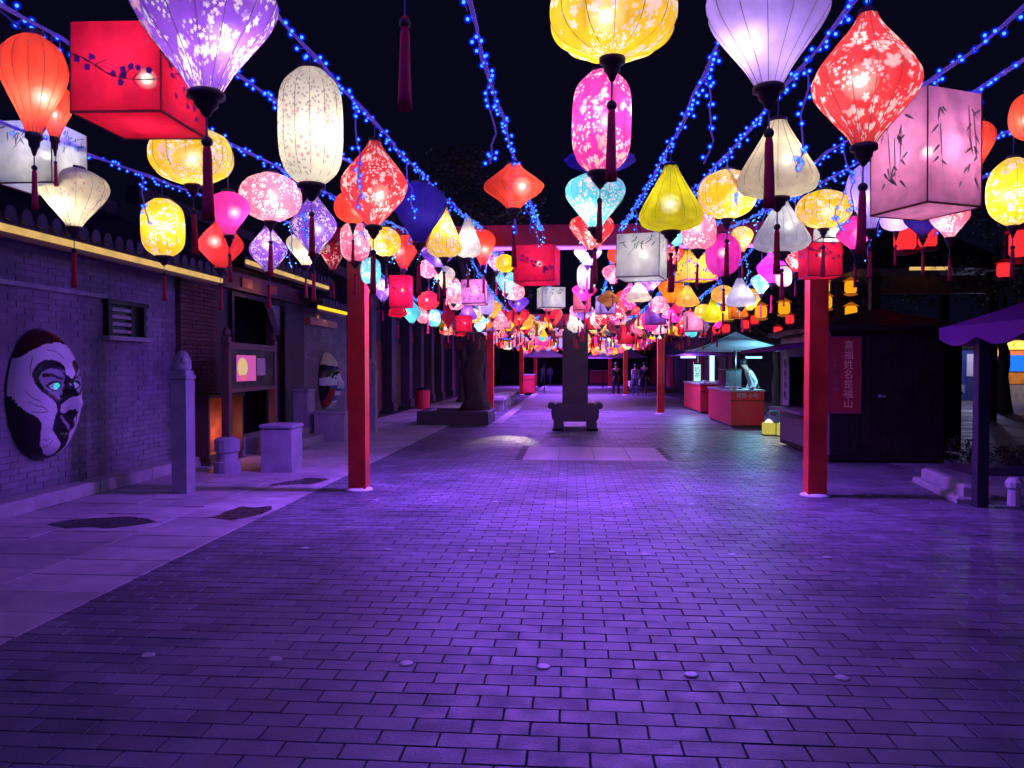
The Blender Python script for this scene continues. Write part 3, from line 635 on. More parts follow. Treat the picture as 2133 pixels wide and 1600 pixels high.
def box_print(pat, w, h, d, seed, lemon=False):
    r_ = random.Random(seed); mb = MB()
    def leaf(face, u, v, ang, ln, wd, mi):
        pts = [(0, -wd/2), (ln*.45, -wd*.6), (ln, 0), (ln*.45, wd*.6), (0, wd/2)]
        vs = []
        for a, b in pts:
            x = u+a*cos(ang)-b*sin(ang); z = v+a*sin(ang)+b*cos(ang)
            x = max(-w/2+.004, min(w/2-.004, x)); z = max(-h+.004, min(-.004, z))
            e = d/2+.0012+.0003*mi
            vs.append([(x, -e, z), (e, x, z), (x, e, z), (-e, x, z)][face])
        mb.add(vs, [tuple(range(5))], mi)
    for face in range(4):
        if pat == 'plum':
            x, z = -w*.5, -h*.35; ang = -.35
            for k in range(7):
                leaf(face, x, z, ang, w*.18, .006 if k < 4 else .004, 1); x += w*.15*cos(ang); z += w*.15*sin(ang)
                if k in (1, 3, 4): leaf(face, x, z, ang+.9, w*.2, .004, 1); leaf(face, x, z, ang-.8, w*.12, .003, 1)
                for q in range(2):
                    fx, fz = x+r_.gauss(0, w*.08), z+r_.gauss(0, h*.1)
                    if abs(fx) < w*.45 and -h*.95 < fz < -h*.05:
                        for p in range(5): leaf(face, fx, fz, p*1.2566+r_.random(), w*.045, w*.034, 0)
                ang += r_.gauss(0, .25)
        elif pat == 'branch':
            for k in range(13):
                u = r_.uniform(-.35, .45)*w; v = -h*r_.uniform(.03, .3); leaf(face, u, v, -pi/2+r_.gauss(-.3, .6), h*r_.uniform(.1, .26), w*.022, 0)
            x, z = w*.4, -h*.08; ang = pi+.3
            for k in range(6): leaf(face, x, z, ang, w*.15, .004, 0); x += w*.13*cos(ang); z += w*.13*sin(ang); ang += .12
        else:
            for k in range(3):
                u = r_.uniform(-.4, .4)*w
                leaf(face, u, -h*.1-r_.random()*h*.3, -pi/2+r_.gauss(0, .12), h*.45, .006, 0)
                for q in range(7): leaf(face, u+r_.gauss(0, w*.06), -h*r_.uniform(.1, .8), r_.choice((-.9, -2.2))+r_.gauss(0, .3), w*r_.uniform(.1, .22), w*.03, 0)
    return mb
LG = 'silk lanterns hanging over the street'
def tassel(root, z, s, near):
    mb = MB().tube([(0, 0, z), (0, 0, z-.06*s)], .003*s, 4, 0)
    t = MB().lathe([(.008*s, -.0), (.0125*s, -.02*s), (.013*s, -.06*s), (.0165*s, -.17*s), (.019*s, -.21*s), (.004*s, -.20*s)], 10 if near else 6, (0, 0, z-.085*s)).build('tassel', M_TASSEL, root, smooth=near)
    if near:
        mb.build('tassel_cord', M_CORD, t)
        MB().ico((0, 0, z-.075*s), .016*s, 0, 1).build('knot', M_CAP, t, smooth=True)
def lantern(x, y, zt, h, D, si, shape, col, pat, label, lit=1., prox=None, lightit=True):
    near = y < 9 if prox is None else prox
    mid = y < 22
    root = thing('lantern', label, 'lantern', (x, y, zt), LG)
    rr = random.Random(hash((round(x*100), round(y*100))) & 0xffff)
    sx = SX[si]; dz = Hc(y)-zt
    root.rotation_euler = (rr.gauss(0, .015), rr.gauss(0, .015), rr.uniform(0, 6.28) if shape != 'box' else 0)
    hp = Matrix.Rotation(-root.rotation_euler.z, 3, 'Z') @ Vector((sx-x, 0, 0))
    if mid:
        MB().tube([(0, 0, -.01), (hp.x*.9, hp.y*.9, max(dz, .012)*.9), (hp.x, hp.y, max(dz, .012))], .0035 if near else .005, 4).build('hanging_cord', M_CORD, root)
    dark = col in ('indigo', 'maroon', 'brown')
    m = shade_mat(col, pat if pat == 'floral' else 'plain', far=not mid)
    if shape == 'box':
        w = D/1.12 if abs(x) > 1 else D/1.05
        root.rotation_euler.z = rr.choice((0, 0, .25, -.2)) if near is False else 0
        if label.startswith('tall pink'): root.rotation_euler.z = .42; w = D/1.22
        if label.startswith('white square box lantern with green branch print below the lemon'): root.rotation_euler.z = -.30; w = D/1.18
        if label.startswith('crimson square box lantern with plum'): root.rotation_euler.z = -.12
        mb = MB(); a = w/2
        mb.add([(-a, -a, 0), (a, -a, 0), (a, a, 0), (-a, a, 0), (-a, -a, -h), (a, -a, -h), (a, a, -h), (-a, a, -h)],
               [(0, 4, 5, 1), (1, 5, 6, 2), (2, 6, 7, 3), (3, 7, 4, 0), (4, 7, 6, 5), (0, 1, 2, 3)])
        mb.build('shade', m, root)
        if mid:
            fr = MB(); e = .0022 if near else .004
            for sx_, sy_ in ((-1, -1), (1, -1), (1, 1), (-1, 1)): fr.box(sx_*a-e, sx_*a+e, sy_*a-e, sy_*a+e, -h, 0)
            for z_, k in ((-h, 1.9),):
                fr.box(-a-e, a+e, -a-e*1.3, -a+e, z_-e*k, z_+e*k); fr.box(-a-e, a+e, a-e, a+e*1.3, z_-e*k, z_+e*k)
                fr.box(-a-e*1.4, -a+e, -a, a, z_-e*k*.99, z_+e*k*.99); fr.box(a-e, a+e*1.4, -a, a, z_-e*k*.99, z_+e*k*.99)
            fr.build('frame', MATS.get('box_frame') or mat('box_frame', tuple(c*.18+.01 for c in COLS['crimson']), .6), root)
            if pat in ('plum', 'branch', 'bamboo'):
                mats = {'plum': [PRINT['plum'], PRINT['twig']], 'branch': [PRINT['branch']], 'bamboo': [PRINT['bamboo']]}[pat]
                if col == 'lemon': mats = [PRINT['twig'], PRINT['twig']]
                box_print(pat, w, h, w, int(abs(x*100+y*10))).build('printed_pattern', mats, root)['kind'] = 'stuff'
    else:
        ribs = 14 if near else (12 if mid else 0)
        nu = 56 if near else (24 if mid else 12)
        me, pr = shade_mesh(shape, h, D, nu, 26 if near else (14 if mid else 8), ribs)
        me.materials.append(m); put('shade', me, root)
        if near:
            rb_ = MB()
            for k in range(ribs):
                a = 2*pi*k/ribs
                rb_.tube([(r*D/2*1.004*cos(a), r*D/2*1.004*sin(a), -t*h) for t, r in pr[::2]], .0011, 3)
            rb_.build('bamboo_ribs', M_RIB, root)
        if mid:
            rt, rbm = pr[0][1]*D/2, pr[-1][1]*D/2
            MB().lathe([(rt*.9, -.004), (rt*1.06, -.004), (rt*1.06, .012), (rt*.5, .02), (rt*.3, .02)], 18 if near else 8, cap=True).build('top_ring', M_CAP, root)
            MB().lathe([(rbm*1.05, .008), (rbm*1.28, .002), (rbm*1.28, -.012), (rbm*.85, -.018), (rbm*.8, -.035), (rbm*.5, -.045), (rbm*.3, -.06), (.004, -.066)], 18 if near else 8, (0, 0, -h)).build('bottom_cap', M_CAP, root, smooth=near)
            tassel(root, -h-.06, min(1.0, D/.34), near)
    if lit > 0 and mid:
        hb = -h*.45 if shape == 'box' else -h*rr.uniform(.42, .62)
        ba = rr.uniform(0, 6.28); bx, by = D*.14*cos(ba), D*.14*sin(ba)
        if shape == 'box': bx, by = D*.05, 0
        if not dark:
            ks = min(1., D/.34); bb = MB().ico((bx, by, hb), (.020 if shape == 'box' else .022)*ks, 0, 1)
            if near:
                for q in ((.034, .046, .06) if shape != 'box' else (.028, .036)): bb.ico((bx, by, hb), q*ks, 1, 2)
            bb.build('bulb', [M_BULB, M_BULB_GLOW], root, smooth=True)
        if lightit:
            f = {'indigo': .10, 'maroon': .15, 'brown': .3, 'lavender': .9, 'violet': .9, 'aqua': 1.0, 'silver': .55, 'white': .62, 'cream': .62, 'ivory': .55, 'lemon': .8, 'rose': 1.0}.get(col, 1.)
            if pat == 'floral' and not dark: f *= 1.25
            rr2 = max(D*.5, h*.4)
            lamp('POINT', (bx, by, hb), P_LANTERN*f*lit*(rr2/.17)**2, (1, .9, .76), root, .03)
    return root
for row in LANTERNS: lantern(*row)
# the rows beyond, filled string by string
occ = {i: [r[1] for r in LANTERNS if r[5] == i] for i in range(12)}
rf = random.Random(21)
shp = ['garlic', 'disc', 'barrel', 'diamond', 'bell', 'box', 'disc', 'garlic', 'barrel']
cw = ['scarlet', 'red', 'crimson', 'magenta', 'pink', 'pink', 'rose', 'pink', 'yellow', 'amber', 'orange', 'cream', 'rose', 'white', 'pink', 'magenta', 'yellow', 'lavender', 'scarlet', 'violet', 'aqua', 'red', 'crimson']
WN = dict(garlic='onion-shaped', disc='flattened round', barrel='tall barrel', diamond='spinning-top', bell='bell-shaped', ufo='wide saucer', box='square box')
nl = len(LANTERNS); rest = {}
todo = []
for i in range(12):
    y = 12.2+rf.random()
    while y < 56.5:
        if min([9]+[abs(y-q) for q in occ[i]]) > .5: todo.append((y, i))
        y += rf.uniform(.58, .98)
todo.sort()
far_mb = {}
for y, i in todo:
    sh = rf.choice(shp); co = rf.choice(cw); pt = 'floral' if rf.random() < .5 and sh != 'box' else 'plain'
    D = {'garlic': .37, 'disc': .36, 'barrel': .27, 'diamond': .33, 'bell': .36, 'box': .31}[sh]*rf.uniform(.88, 1.1)
    h = D*{'garlic': .95, 'disc': .78, 'barrel': 1.5, 'diamond': 1.25, 'bell': 1.05, 'box': 1.05}[sh]
    zt = Hc(y)-rf.uniform(.05, .16); x = SX[i]+rf.gauss(0, .03)
    if nl < 300:
        ow = ['first', 'second', 'third', 'fourth', 'fifth', 'sixth', 'seventh', 'eighth', 'ninth', 'tenth', 'eleventh', 'twelfth'][i]
        dist = 'nearer than the second gate' if y < 25.2 else 'beyond the second gate'
        lb_ = 'small %s%s %s lantern, %s string from left, %s' % (co, ' blossom' if pt == 'floral' else '', WN[sh], ow, dist)
        lantern(x, y, zt, h, D, i, sh, co, pt, lb_, lightit=(nl % 2 == 0) or y < 17)
        nl += 1
    else:
        mb = far_mb.setdefault(co, MB())
        if sh == 'box': mb.box(x-D/2, x+D/2, y-D/2, y+D/2, zt-h, zt)
        else: mb.lathe([(r*D/2, -t*h) for t, r in crv(PROF[sh], 6)], 8, (x, y, zt))
by = {}
for o in COL.objects:
    if o.get('category') == 'lantern': by.setdefault(o['label'], []).append(o)
for l_, os_ in by.items():
    if len(os_) > 1:
        os_.sort(key=lambda o: o.location.y)
        for k, o in enumerate(os_): o['label'] = (['nearer ', 'farther '] if len(os_) == 2 else ['nearest ', 'middle ', 'farthest ', 'remotest '])[min(k, 3)]+l_
root = tag(put('distant_lanterns', None), 'mass of tiny lit lanterns at the far end of the lantern rows', 'lantern mass', LG, 'stuff')
for co, mb in far_mb.items():
    o = mb.build('lantern_mass', shade_mat(co, 'plain', True), root, smooth=True); o['kind'] = 'stuff'
for y in (24, 32, 40, 50):
    lamp('POINT', (.3, y, 2.75), 26, (1, .5, .45), root, .6)
# ================================================================ LEFT BUILDINGS
def bricks_x(mb, X, y0, y1, z0, z1, bw=.26, bh=.07, dep=.013, holes=()):
    r_ = random.Random(int(y0*10)); z = z0; k = 0
    while z < z1-.02:
        y = y0-(bw/2 if k % 2 else 0)
        while y < y1:
            a, b = max(y+.004, y0), min(y+bw-.004, y1)
            if b-a > .03 and not any(h[0] < b and a < h[1] and h[2] < z+bh and z < h[3] for h in holes):
                pr_ = dep+r_.uniform(-.004, .004)
                mb.box(X, X+pr_, a, b, z+.004, min(z+bh-.004, z1))
            y += bw
        z += bh; k += 1
tile_me = {}
def eave_roof(t, xe, ze, y0, y1, depth, rise, pitch=.22, strip=True, sm=None, tilemat=None):
    MB().prism([(xe, ze), (xe-depth, ze+rise), (xe-depth, ze+rise-.1), (xe, ze-.06)], 'y', y0, y1).build('roof', M_TILE, t)
    if strip:
        MB().box(xe-.02, xe+.012, y0+.03, y1-.03, ze-.135, ze-.068).build('light_strip', sm or M_WARM, t)
        MB().box(xe-.05, xe-.021, y0, y1, ze-.19, ze-.045).build('fascia_board', M_BWOOD, t)
    key = (round(depth, 2), round(rise, 2))
    if key not in tile_me:
        m = MB(); n = 6; vs = []; L_ = (0, 0); fs = []
        for (px, pz) in ((.07, -.02), (-depth, rise+.0)):
            for k in range(n+1):
                a = pi*k/n; vs.append((px, .07*cos(a), pz+.075*sin(a)))
        for k in range(n): fs.append((k, k+1, n+1+k+1, n+1+k))
        m.add(vs, fs); m.add([vs[k] for k in range(n+1)], [tuple(range(n+1))])
        m.lathe([(.078, -.0), (.078, .02)], 8, (0, 0, 0))
        for i in range(len(m.v)-16, len(m.v)):
            x_, y_, z_ = m.v[i]; m.v[i] = (.085+z_, y_, x_+.015)
        m.add([(.075, .075, .0), (.075, .145, .0), (.075, .145, -.03), (.075, .11, -.075), (.075, .075, -.03)], [(0, 1, 2, 3, 4)])
        me = bpy.data.meshes.new('roof_tile'); me.from_pydata(m.v, [], m.f); me.materials.append(tilemat or M_TILE); tile_me[key] = me
    y = y0+.1
    while y < y1-.05:
        put('roof_tile', tile_me[key], t, (xe, y, ze+.01)); y += pitch
    MB().box(xe-depth-.12, xe-depth+.12, y0-.1, y1+.1, ze+rise-.05, ze+rise+.22).build('roof_ridge', M_TILE, t)
b1 = thing('courtyard_house', 'low grey brick house with a warm lit eave strip and the large opera mask', 'house', (-6.4, 7.5, 0))
def into(t): return lambda o: o
def inv(t): return (-t.location.x, -t.location.y, -t.location.z)
def P(o, t):   # mesh built in world coordinates, child of t
    o.parent = t; o.location = inv(t); return o
wall = MB().box(-6.4, -6.02, 2.0, 11.75, 0, 3.0)
P(wall.build('wall', M_MORT, None), b1)
wb = MB(); win = (9.55, 10.33, 1.93, 2.36)
bricks_x(wb, -6.021, 2.6, 11.3, .16, 2.9, holes=[win])
o = P(wb.build('wall_bricks', M_WALLB, None), b1); o['kind'] = 'stuff'
pl = MB(); y = 2.0
while y < 11.6:
    pl.box(-6.02, -5.73+rs.uniform(-.01, .01), y+.004, min(y+1.15, 11.7), 0, .15, ch=.012); y += 1.16
P(pl.build('plinth', M_STONE, None), b1)
P(MB().box(-6.02, -5.955, 2.0, 9.5, 2.42, 2.47).build('string_course', M_STONE, None), b1)
w_ = P(MB().box(-6.03, -5.94, 9.5, 9.56, 1.95, 2.36).box(-6.03, -5.94, 10.32, 10.38, 1.95, 2.36).box(-6.03, -5.92, 9.46, 10.42, 2.36, 2.42).build('lattice_window', M_WOOD, None), b1)
pane = MB().box(-6.019, -6.012, 9.56, 10.32, 1.95, 2.36).build('pane', M_BLACK, w_)
for k in range(4): MB().box(-6.0, -5.965, 9.62, 10.05, 1.99+.095*k, 2.035+.095*k).build('bar', M_STONE, w_)
MB().box(-6.0, -5.975, 10.06, 10.1, 1.95, 2.36).build('bar', M_WOOD, w_)
MB().box(-6.02, -5.88, 9.42, 10.46, 1.89, 1.945).build('sill', M_STONE, w_)
pr_ = MB(); bricks_x(pr_, -6.02, 11.31, 12.55, 0, 3.0, .25, .065, .09)
P(pr_.build('corner_pier', M_RBRICK, None), b1)
P(MB().box(-6.4, -6.02, 11.75, 12.5, 0, 3.0).build('pier_core', M_MORT, None), b1)
hold = []
def roof_into(t, *a, **k):
    n0 = set(bpy.data.objects.keys()); eave_roof(t, *a, **k)
    for n in set(bpy.data.objects.keys())-n0:
        o = bpy.data.objects[n]; l = Vector(o.location); o.location = l+Vector(inv(t))
roof_into(b1, -5.4, 2.98, 2.0, 11.62, 1.9, .95)
# the opera mask on the wall
def hm(a, z):
    e = 1-(a/.53)**2-(z/.74)**2
    if e <= 0: return 0
    h = .36*e**.5
    h += .15*math.exp(-(a/.085)**2)*math.exp(-((z+.10)/.17)**2)+.04*math.exp(-((z-.25)/.12)**2)*math.exp(-(a/.3)**2)
    h -= .05*math.exp(-((abs(a)-.17)/.09)**2)*math.exp(-((z-.09)/.09)**2)
    h += .05*math.exp(-(a/.15)**2)*math.exp(-((z+.36)/.06)**2)+.05*math.exp(-(a/.16)**2)*math.exp(-((z+.58)/.1)**2)
    h -= .03*math.exp(-((a)/.12)**2)*math.exp(-((z+.42)/.025)**2)
    return h
POLY = dict(
 white=[(-.56, .36), (-.435, .407), (-.331, .493), (-.188, .563), (.03, .596), (.03, .24), (-.004, .176), (-.087, .235), (-.07, .313), (-.099, .362), (-.17, .39), (-.269, .39), (-.344, .342), (-.394, .267), (-.407, .201), (-.391, .116), (-.339, .039), (-.241, -.04), (-.185, -.11), (-.178, -.178), (-.196, -.264), (-.2, -.379), (-.113, -.465), (-.056, -.548), (-.03, -.667), (-.06, -.69), (-.153, -.656), (-.252, -.548), (-.293, -.429), (-.314, -.313), (-.353, -.244), (-.447, -.172), (-.5, -.096), (-.55, .091), (-.55, .258)],
 patch=[(-.359, .2), (-.331, .257), (-.244, .299), (-.177, .284), (-.098, .216), (-.087, .099), (-.123, .003), (-.178, -.019), (-.242, .017), (-.312, .076), (-.356, .153)],
 brow=[(-.329, .2), (-.334, .238), (-.256, .247), (-.145, .197), (-.095, .187), (-.129, .17), (-.219, .203), (-.297, .205)],
 lid=[(-.31, .105), (-.237, .151), (-.168, .157), (-.123, .149), (-.113, .095), (-.152, .043), (-.207, .049)],
 eye=[(-.268, .104), (-.192, .133), (-.136, .133), (-.127, .095), (-.163, .058), (-.22, .069)],
 iris=[(-.179, .106), (-.172, .134), (-.153, .139), (-.127, .127), (-.118, .102), (-.136, .067), (-.157, .06), (-.174, .077)],
 nose=[(-.148, -.112), (-.07, -.028), (.03, -.002), (.03, -.19), (-.038, -.196), (-.076, -.179), (-.105, -.211), (-.14, -.19)],
 nostril=[(-.085, -.175), (-.04, -.16), (-.02, -.2), (-.06, -.222)],
 lip=[(-.14, -.222), (-.11, -.235), (-.07, -.30), (-.03, -.36), (.0, -.38), (.0, -.40), (-.05, -.385), (-.09, -.32)],
 stripe=[(.0, -.005), (.08, .02), (.13, -.16), (.18, -.40), (.12, -.58), (.07, -.58), (.10, -.36), (.06, -.2), (.01, -.17)])
def inp(p, poly):
    x, y = p; c = False; j = len(poly)-1
    for i in range(len(poly)):
        xi, yi = poly[i]; xj, yj = poly[j]
        if (yi > y) != (yj > y) and x < (xj-xi)*(y-yi)/(yj-yi)+xi: c = not c
        j = i
    return c
def cls1(a, z):
    if inp((a, z), POLY['stripe']): return 1
    b = -abs(a); q = (b, z)
    if inp(q, POLY['nostril']): return 0
    if inp(q, POLY['iris']): return 3
    if inp(q, POLY['eye']): return 1
    if inp(q, POLY['lid']) or inp(q, POLY['brow']): return 0
    if inp(q, POLY['patch']): return 2
    if inp(q, POLY['nose']) or inp(q, POLY['white']): return 1
    if a < 0 and inp(q, POLY['lip']): return 2
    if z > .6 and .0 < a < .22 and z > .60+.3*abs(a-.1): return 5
    if z > .45: return 4
    return 0
def cls2(a, z):
    b = abs(a)
    if z > .36+.25*a*a: return 5 if z < .66 else 5
    if z > .20-.25*b: return 0
    if inp((-b, z), POLY['eye']): return 1
    if -.02 < z and b < .62: return 1 if not (.12 < b < .36 and z > .05) else 0
    if -.12 < z <= -.02 and b > .14: return 1
    if b < .12 and z > -.2: return 1
    if b > .38: return 0
    if z > -.2: return 6
    if .18 < b: return 4
    if -.38 < z < -.26: return 1
    if -.52 < z: return 6
    return 1
def make_mask(name, label, yc, zc, cls, mats, NU=124, NV=148, sc=1.):
    t = thing(name, label, 'opera mask', (-6, yc, zc))
    vs = []; fs = []; ms = []
    for j in range(NV+1):
        for i in range(NU+1):
            th = i/NU*2-1; ph = j/NV*2-1
            # concentric square-to-disc map keeps an even rim
            a = th*math.sqrt(max(0, 1-ph*ph/2)); z = ph*math.sqrt(max(0, 1-th*th/2))
            a *= .5295; z *= .7395
            vs.append((hm(a, z)*sc, a*sc, z*sc))
    for j in range(NV):
        for i in range(NU):
            q = (j*(NU+1)+i, j*(NU+1)+i+1, (j+1)*(NU+1)+i+1, (j+1)*(NU+1)+i)
            a = sum(vs[k][1] for k in q)/4/sc; z = sum(vs[k][2] for k in q)/4/sc
            fs.append(q); ms.append(cls(a, z))
    mb = MB(); mb.v = vs; mb.f = fs; mb.m = ms
    mb.build('face', mats, t, smooth=True)
    rim = MB(); pts = [(.0, (.53)*sc*cos(2*pi*k/48), .742*sc*sin(2*pi*k/48)) for k in range(49)]
    rim.tube(pts, .006*sc, 6).build('rim', M_BLACK, t, smooth=True)
    return t
MK_BLACK = mat('mask_black', (.012, .008, .012), .28, var=.1)
MK_WHITE = mat('mask_white', (.90, .87, .88), .42, var=.10, scale=5, bump=.06)
MK_GREY = mat('mask_grey', (.42, .40, .48), .45, var=.08)
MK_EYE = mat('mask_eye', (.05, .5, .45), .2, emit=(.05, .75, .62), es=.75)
MK_MAR = mat('mask_maroon', (.06, .012, .02), .22, var=.1)
MK_CREAM = mat('mask_cream', (.75, .68, .5), .4, var=.1)
MK_BLUE = mat('mask_blue', (.03, .12, .4), .4, var=.1)
MK_RED = mat('mask_red', (.45, .02, .03), .4, var=.1)
m1_ = make_mask('opera_mask', 'large white and black opera mask with glowing teal eyes on the brick wall', 8.27, 1.23, cls1, [MK_BLACK, MK_WHITE, MK_GREY, MK_EYE, MK_MAR, mat('mask_eave_glint', (1, .5, .05), .38, 1., var=.1)])  # crown patch paints the warm eave reflection in orange metal
wr = MB()
def hline(pts):
    wr.tube([(hm(a, z)+.002, a, z) for a, z in pts], .0032, 4)
K = .84
for ln_ in ([(-.42, .42), (-.45, .36), (-.48, .30), (-.50, .22)], [(-.22, .50), (-.14, .49), (-.06, .45), (-.03, .40)], [(-.55, .05), (-.49, -.03), (-.42, -.06)], [(-.53, -.06), (-.45, -.11), (-.38, -.13), (-.34, -.16)],
            [(-.5, -.17), (-.42, -.185), (-.33, -.175)], [(-.30, -.48), (-.26, -.5), (-.22, -.48)], [(-.25, -.58), (-.20, -.54), (-.18, -.50)], [(-.18, -.115), (-.12, -.04), (-.07, -.01)]): hline([(a*K, z) for a, z in ln_])
wr.build('wrinkle_lines', M_BLACK, m1_)
m2_ = make_mask('opera_mask', 'smaller opera mask with cream crown and red and blue chin, past the dark gateway', 18.45, 1.2, cls2, [MK_BLACK, MK_WHITE, MK_GREY, MK_EYE, MK_RED, MK_CREAM, MK_BLUE], 60, 72, .95)
for q in (m1_, m2_): q['group'] = 'opera masks on the left wall'
# the gatehouse
b2 = thing('gatehouse', 'taller dark gatehouse with a black open doorway and lit eave', 'house', (-6.4, 14.8, 0))
P(MB().box(-6.4, -6.02, 12.5, 13.15, 0, 3.35).box(-6.4, -6.02, 15.75, 16.95, 0, 3.35).box(-6.4, -6.02, 13.15, 15.75, 2.88, 3.35)
  .box(-9.0, -8.9, 12.5, 16.95, 0, 3.35).box(-9, -6.4, 12.45, 12.55, 0, 3.35).box(-9, -6.4, 16.85, 16.95, 0, 3.35).build('wall', mat('gate_wall', (.10, .085, .10), .8, var=.3, bump=.3), None), b2)
P(MB().box(-5.98, -5.7, 12.62, 13.1, 0, .3).box(-6.02, -5.1, 13.2, 16.9, 0, .15).box(-6.02, -5.4, 13.2, 16.9, .15, .3).build('doorstep', M_STONE, None), b2)
P(MB().prism([(15.74, 2.2), (15.3, 2.70), (15.1, 2.86), (15.74, 2.86)], 'x', -6.2, -6.06).build('bracket', M_STONE, None, fix=True), b2)
fr_ = P(MB().box(-6.03, -5.95, 13.15, 13.25, .3, 2.88).box(-6.03, -5.95, 15.65, 15.75, .3, 2.88).box(-6.03, -5.95, 13.25, 15.65, 2.80, 2.88).build('door_frame', M_WOOD, None), b2)
P(MB().box(-6.02, -5.85, 12.6, 16.8, 2.90, 3.2).build('lintel', mat('dim_lintel', (.14, .05, .05), .6, var=.3), None), b2)
om = emission('orange_lamp', (1, .22, .03), .55, True)
for y in (13.3, 14.5): P(MB().box(-5.85, -5.82, y, y+.42, 2.96, 3.13).build('painted_panel', mat('orange_panel', (.7, .14, .04), .5, var=.3), None), b2)
roof_into(b2, -5.4, 3.40, 12.47, 16.9, 1.9, .95)
lamp('POINT', (-5.55+6.4, 14.0-14.8, 3.0), 2.5, (1, .35, .12), b2, .06)
# the house with the second mask
b3 = thing('courtyard_house', 'low dark house with the smaller opera mask and a short bright yellow eave', 'house', (-6.4, 18.5, 0), 'houses along the left side')
b1['group'] = 'houses along the left side'; b2['group'] = 'houses along the left side'
P(MB().box(-6.4, -6.02, 16.97, 20.3, 0, 2.9).build('wall', M_MORT, None), b3)
wb = MB(); bricks_x(wb, -6.021, 16.97, 20.3, .1, 2.5); o = P(wb.build('wall_bricks', M_WALLB, None), b3); o['kind'] = 'stuff'
P(MB().box(-6.02, -5.75, 16.97, 20.3, 0, .16).build('plinth', M_STONE, None), b3)
roof_into(b3, -5.42, 2.93, 16.2, 18.35, 1.7, .8, sm=emission('yellow_led_strip', (1, .62, .02), 1.3, True))
P(MB().box(-6.02, -5.86, 17.0, 19.0, 2.5, 2.66).build('name_board', mat('amber_board', (.62, .28, .08), .5, var=.25), None), b3)
lamp('AREA', (-5.62+6.4, -.5, 2.76), 1.6, (1, .6, .2), b3, 1.8, .05)
# long facade with pilasters
b4 = thing('long_facade', 'long dark shop facade with uplit pilasters receding behind the planter tree', 'building', (-6.6, 35, 0), 'houses along the left side')
P(MB().box(-7.2, -6.5, 20.32, 62, 0, 4.4).build('wall', mat('facade_wall', (.085, .07, .08), .8, var=.4, scale=2, bump=.3), None), b4)
ypos = [21.0, 23.3, 26.0, 28.9, 31.2, 33.6, 36.2, 39.5, 43, 47, 51, 55]
up = emission('uplight', (1, .86, .5), 4)
for k, y in enumerate(ypos):
    pm = P(MB().box(-6.5, -6.12, y, y+.55, 0, 3.6, ch=.01).box(-6.5, -6.06, y-.06, y+.61, 3.6, 3.72).box(-6.5, -6.05, y-.06, y+.61, 0, .3).build('pilaster', M_DSTONE, None), b4)
    if k in (0, 1, 3, 5, 6, 8):
        MB().lathe([(.04, 0), (.055, .05), (.03, .06)], 8, (-6.0, y+.28, 3.3)).build('spotlight', M_METAL, pm)
        lamp('SPOT', (-5.98+6.6, y+.28-35, 3.34), 85, (1, .84, .5), b4, .04, rot=(R(0), R(-9), 0))
for i in range(len(ypos)-1):
    a, b = ypos[i]+.65, ypos[i+1]-.1
    P(MB().box(-6.5, -6.44, a, b, .05, 2.4).build('shop_door', [M_BLACK, mat('dull_red_door', (.22, .03, .04), .5), mat('brown_door', (.10, .055, .04), .6)][i % 3], None), b4)
P(MB().prism([(-5.7, 3.72), (-7.6, 4.7), (-7.6, 4.55), (-5.7, 3.62)], 'y', 20.4, 62).build('roof', M_TILE, None, fix=True), b4)
P(MB().box(-5.72, -5.68, 20.7, 21.6, 3.64, 3.72).build('light_strip', M_WARM, None), b4)
# ---------------------------------------------------------------- street things on the left
def hitching_post(x, y, h, label):
    t = thing('stone_post', label, 'stone post', (x, y, 0), 'carved stone posts on the left footpath')
    MB().box(-.095, .095, -.11, .11, 0, h*.80, ch=.012).build('shaft', mat('lilac_stone', (.36, .33, .38), .7, var=.25, scale=4, bump=.5), t)
    c = MB().box(-.105, .105, -.12, .12, h*.80+.001, h*.83, ch=.008).box(-.09, .09, -.10, .10, h*.83, h*.86).build('collar', MATS['lilac_stone'], t)
    m = MB().lathe([(.09, h*.86), (.105, h*.88), (.10, h*.93), (.07, h*.975), (.03, h)], 10)
    m.ico((.05, -.06, h*.93), .05, 0, 1); m.ico((-.035, .02, h*.97), .045, 0, 1); m.build('carved_finial', MATS['lilac_stone'], t, smooth=True)
hitching_post(-4.73, 9.06, 1.74, 'tall carved pale stone post beside the large opera mask')
hitching_post(-4.66, 17.8, 1.74, 'carved stone post partly hidden behind the left gate post')
M_LIL = MATS['lilac_stone']
def cube(x0, x1, y0, y1, h, label, z0=0):
    t = thing('stone_block', label, 'stone block', ((x0+x1)/2, (y0+y1)/2, z0), 'pale stone blocks by the gatehouse')
    a, b = (x1-x0)/2, (y1-y0)/2
    MB().box(-a, a, -b, b, 0, h-.05, ch=.02).build('body', M_LIL, t)
    MB().box(-a-.02, a+.02, -b-.02, b+.02, h-.049, h, ch=.015).build('top_slab', M_LIL, t)
cube(-4.50, -4.04, 10.86, 11.30, .70, 'large pale stone block standing on the footpath before the gatehouse')
cube(-5.3, -4.66, 15.55, 16.2, .62, 'pale stone block half hidden by the left gate post')
cube(-5.72, -5.42, 15.5, 15.95, .78, 'narrow bright stone block on the doorstep of the gatehouse', .3)
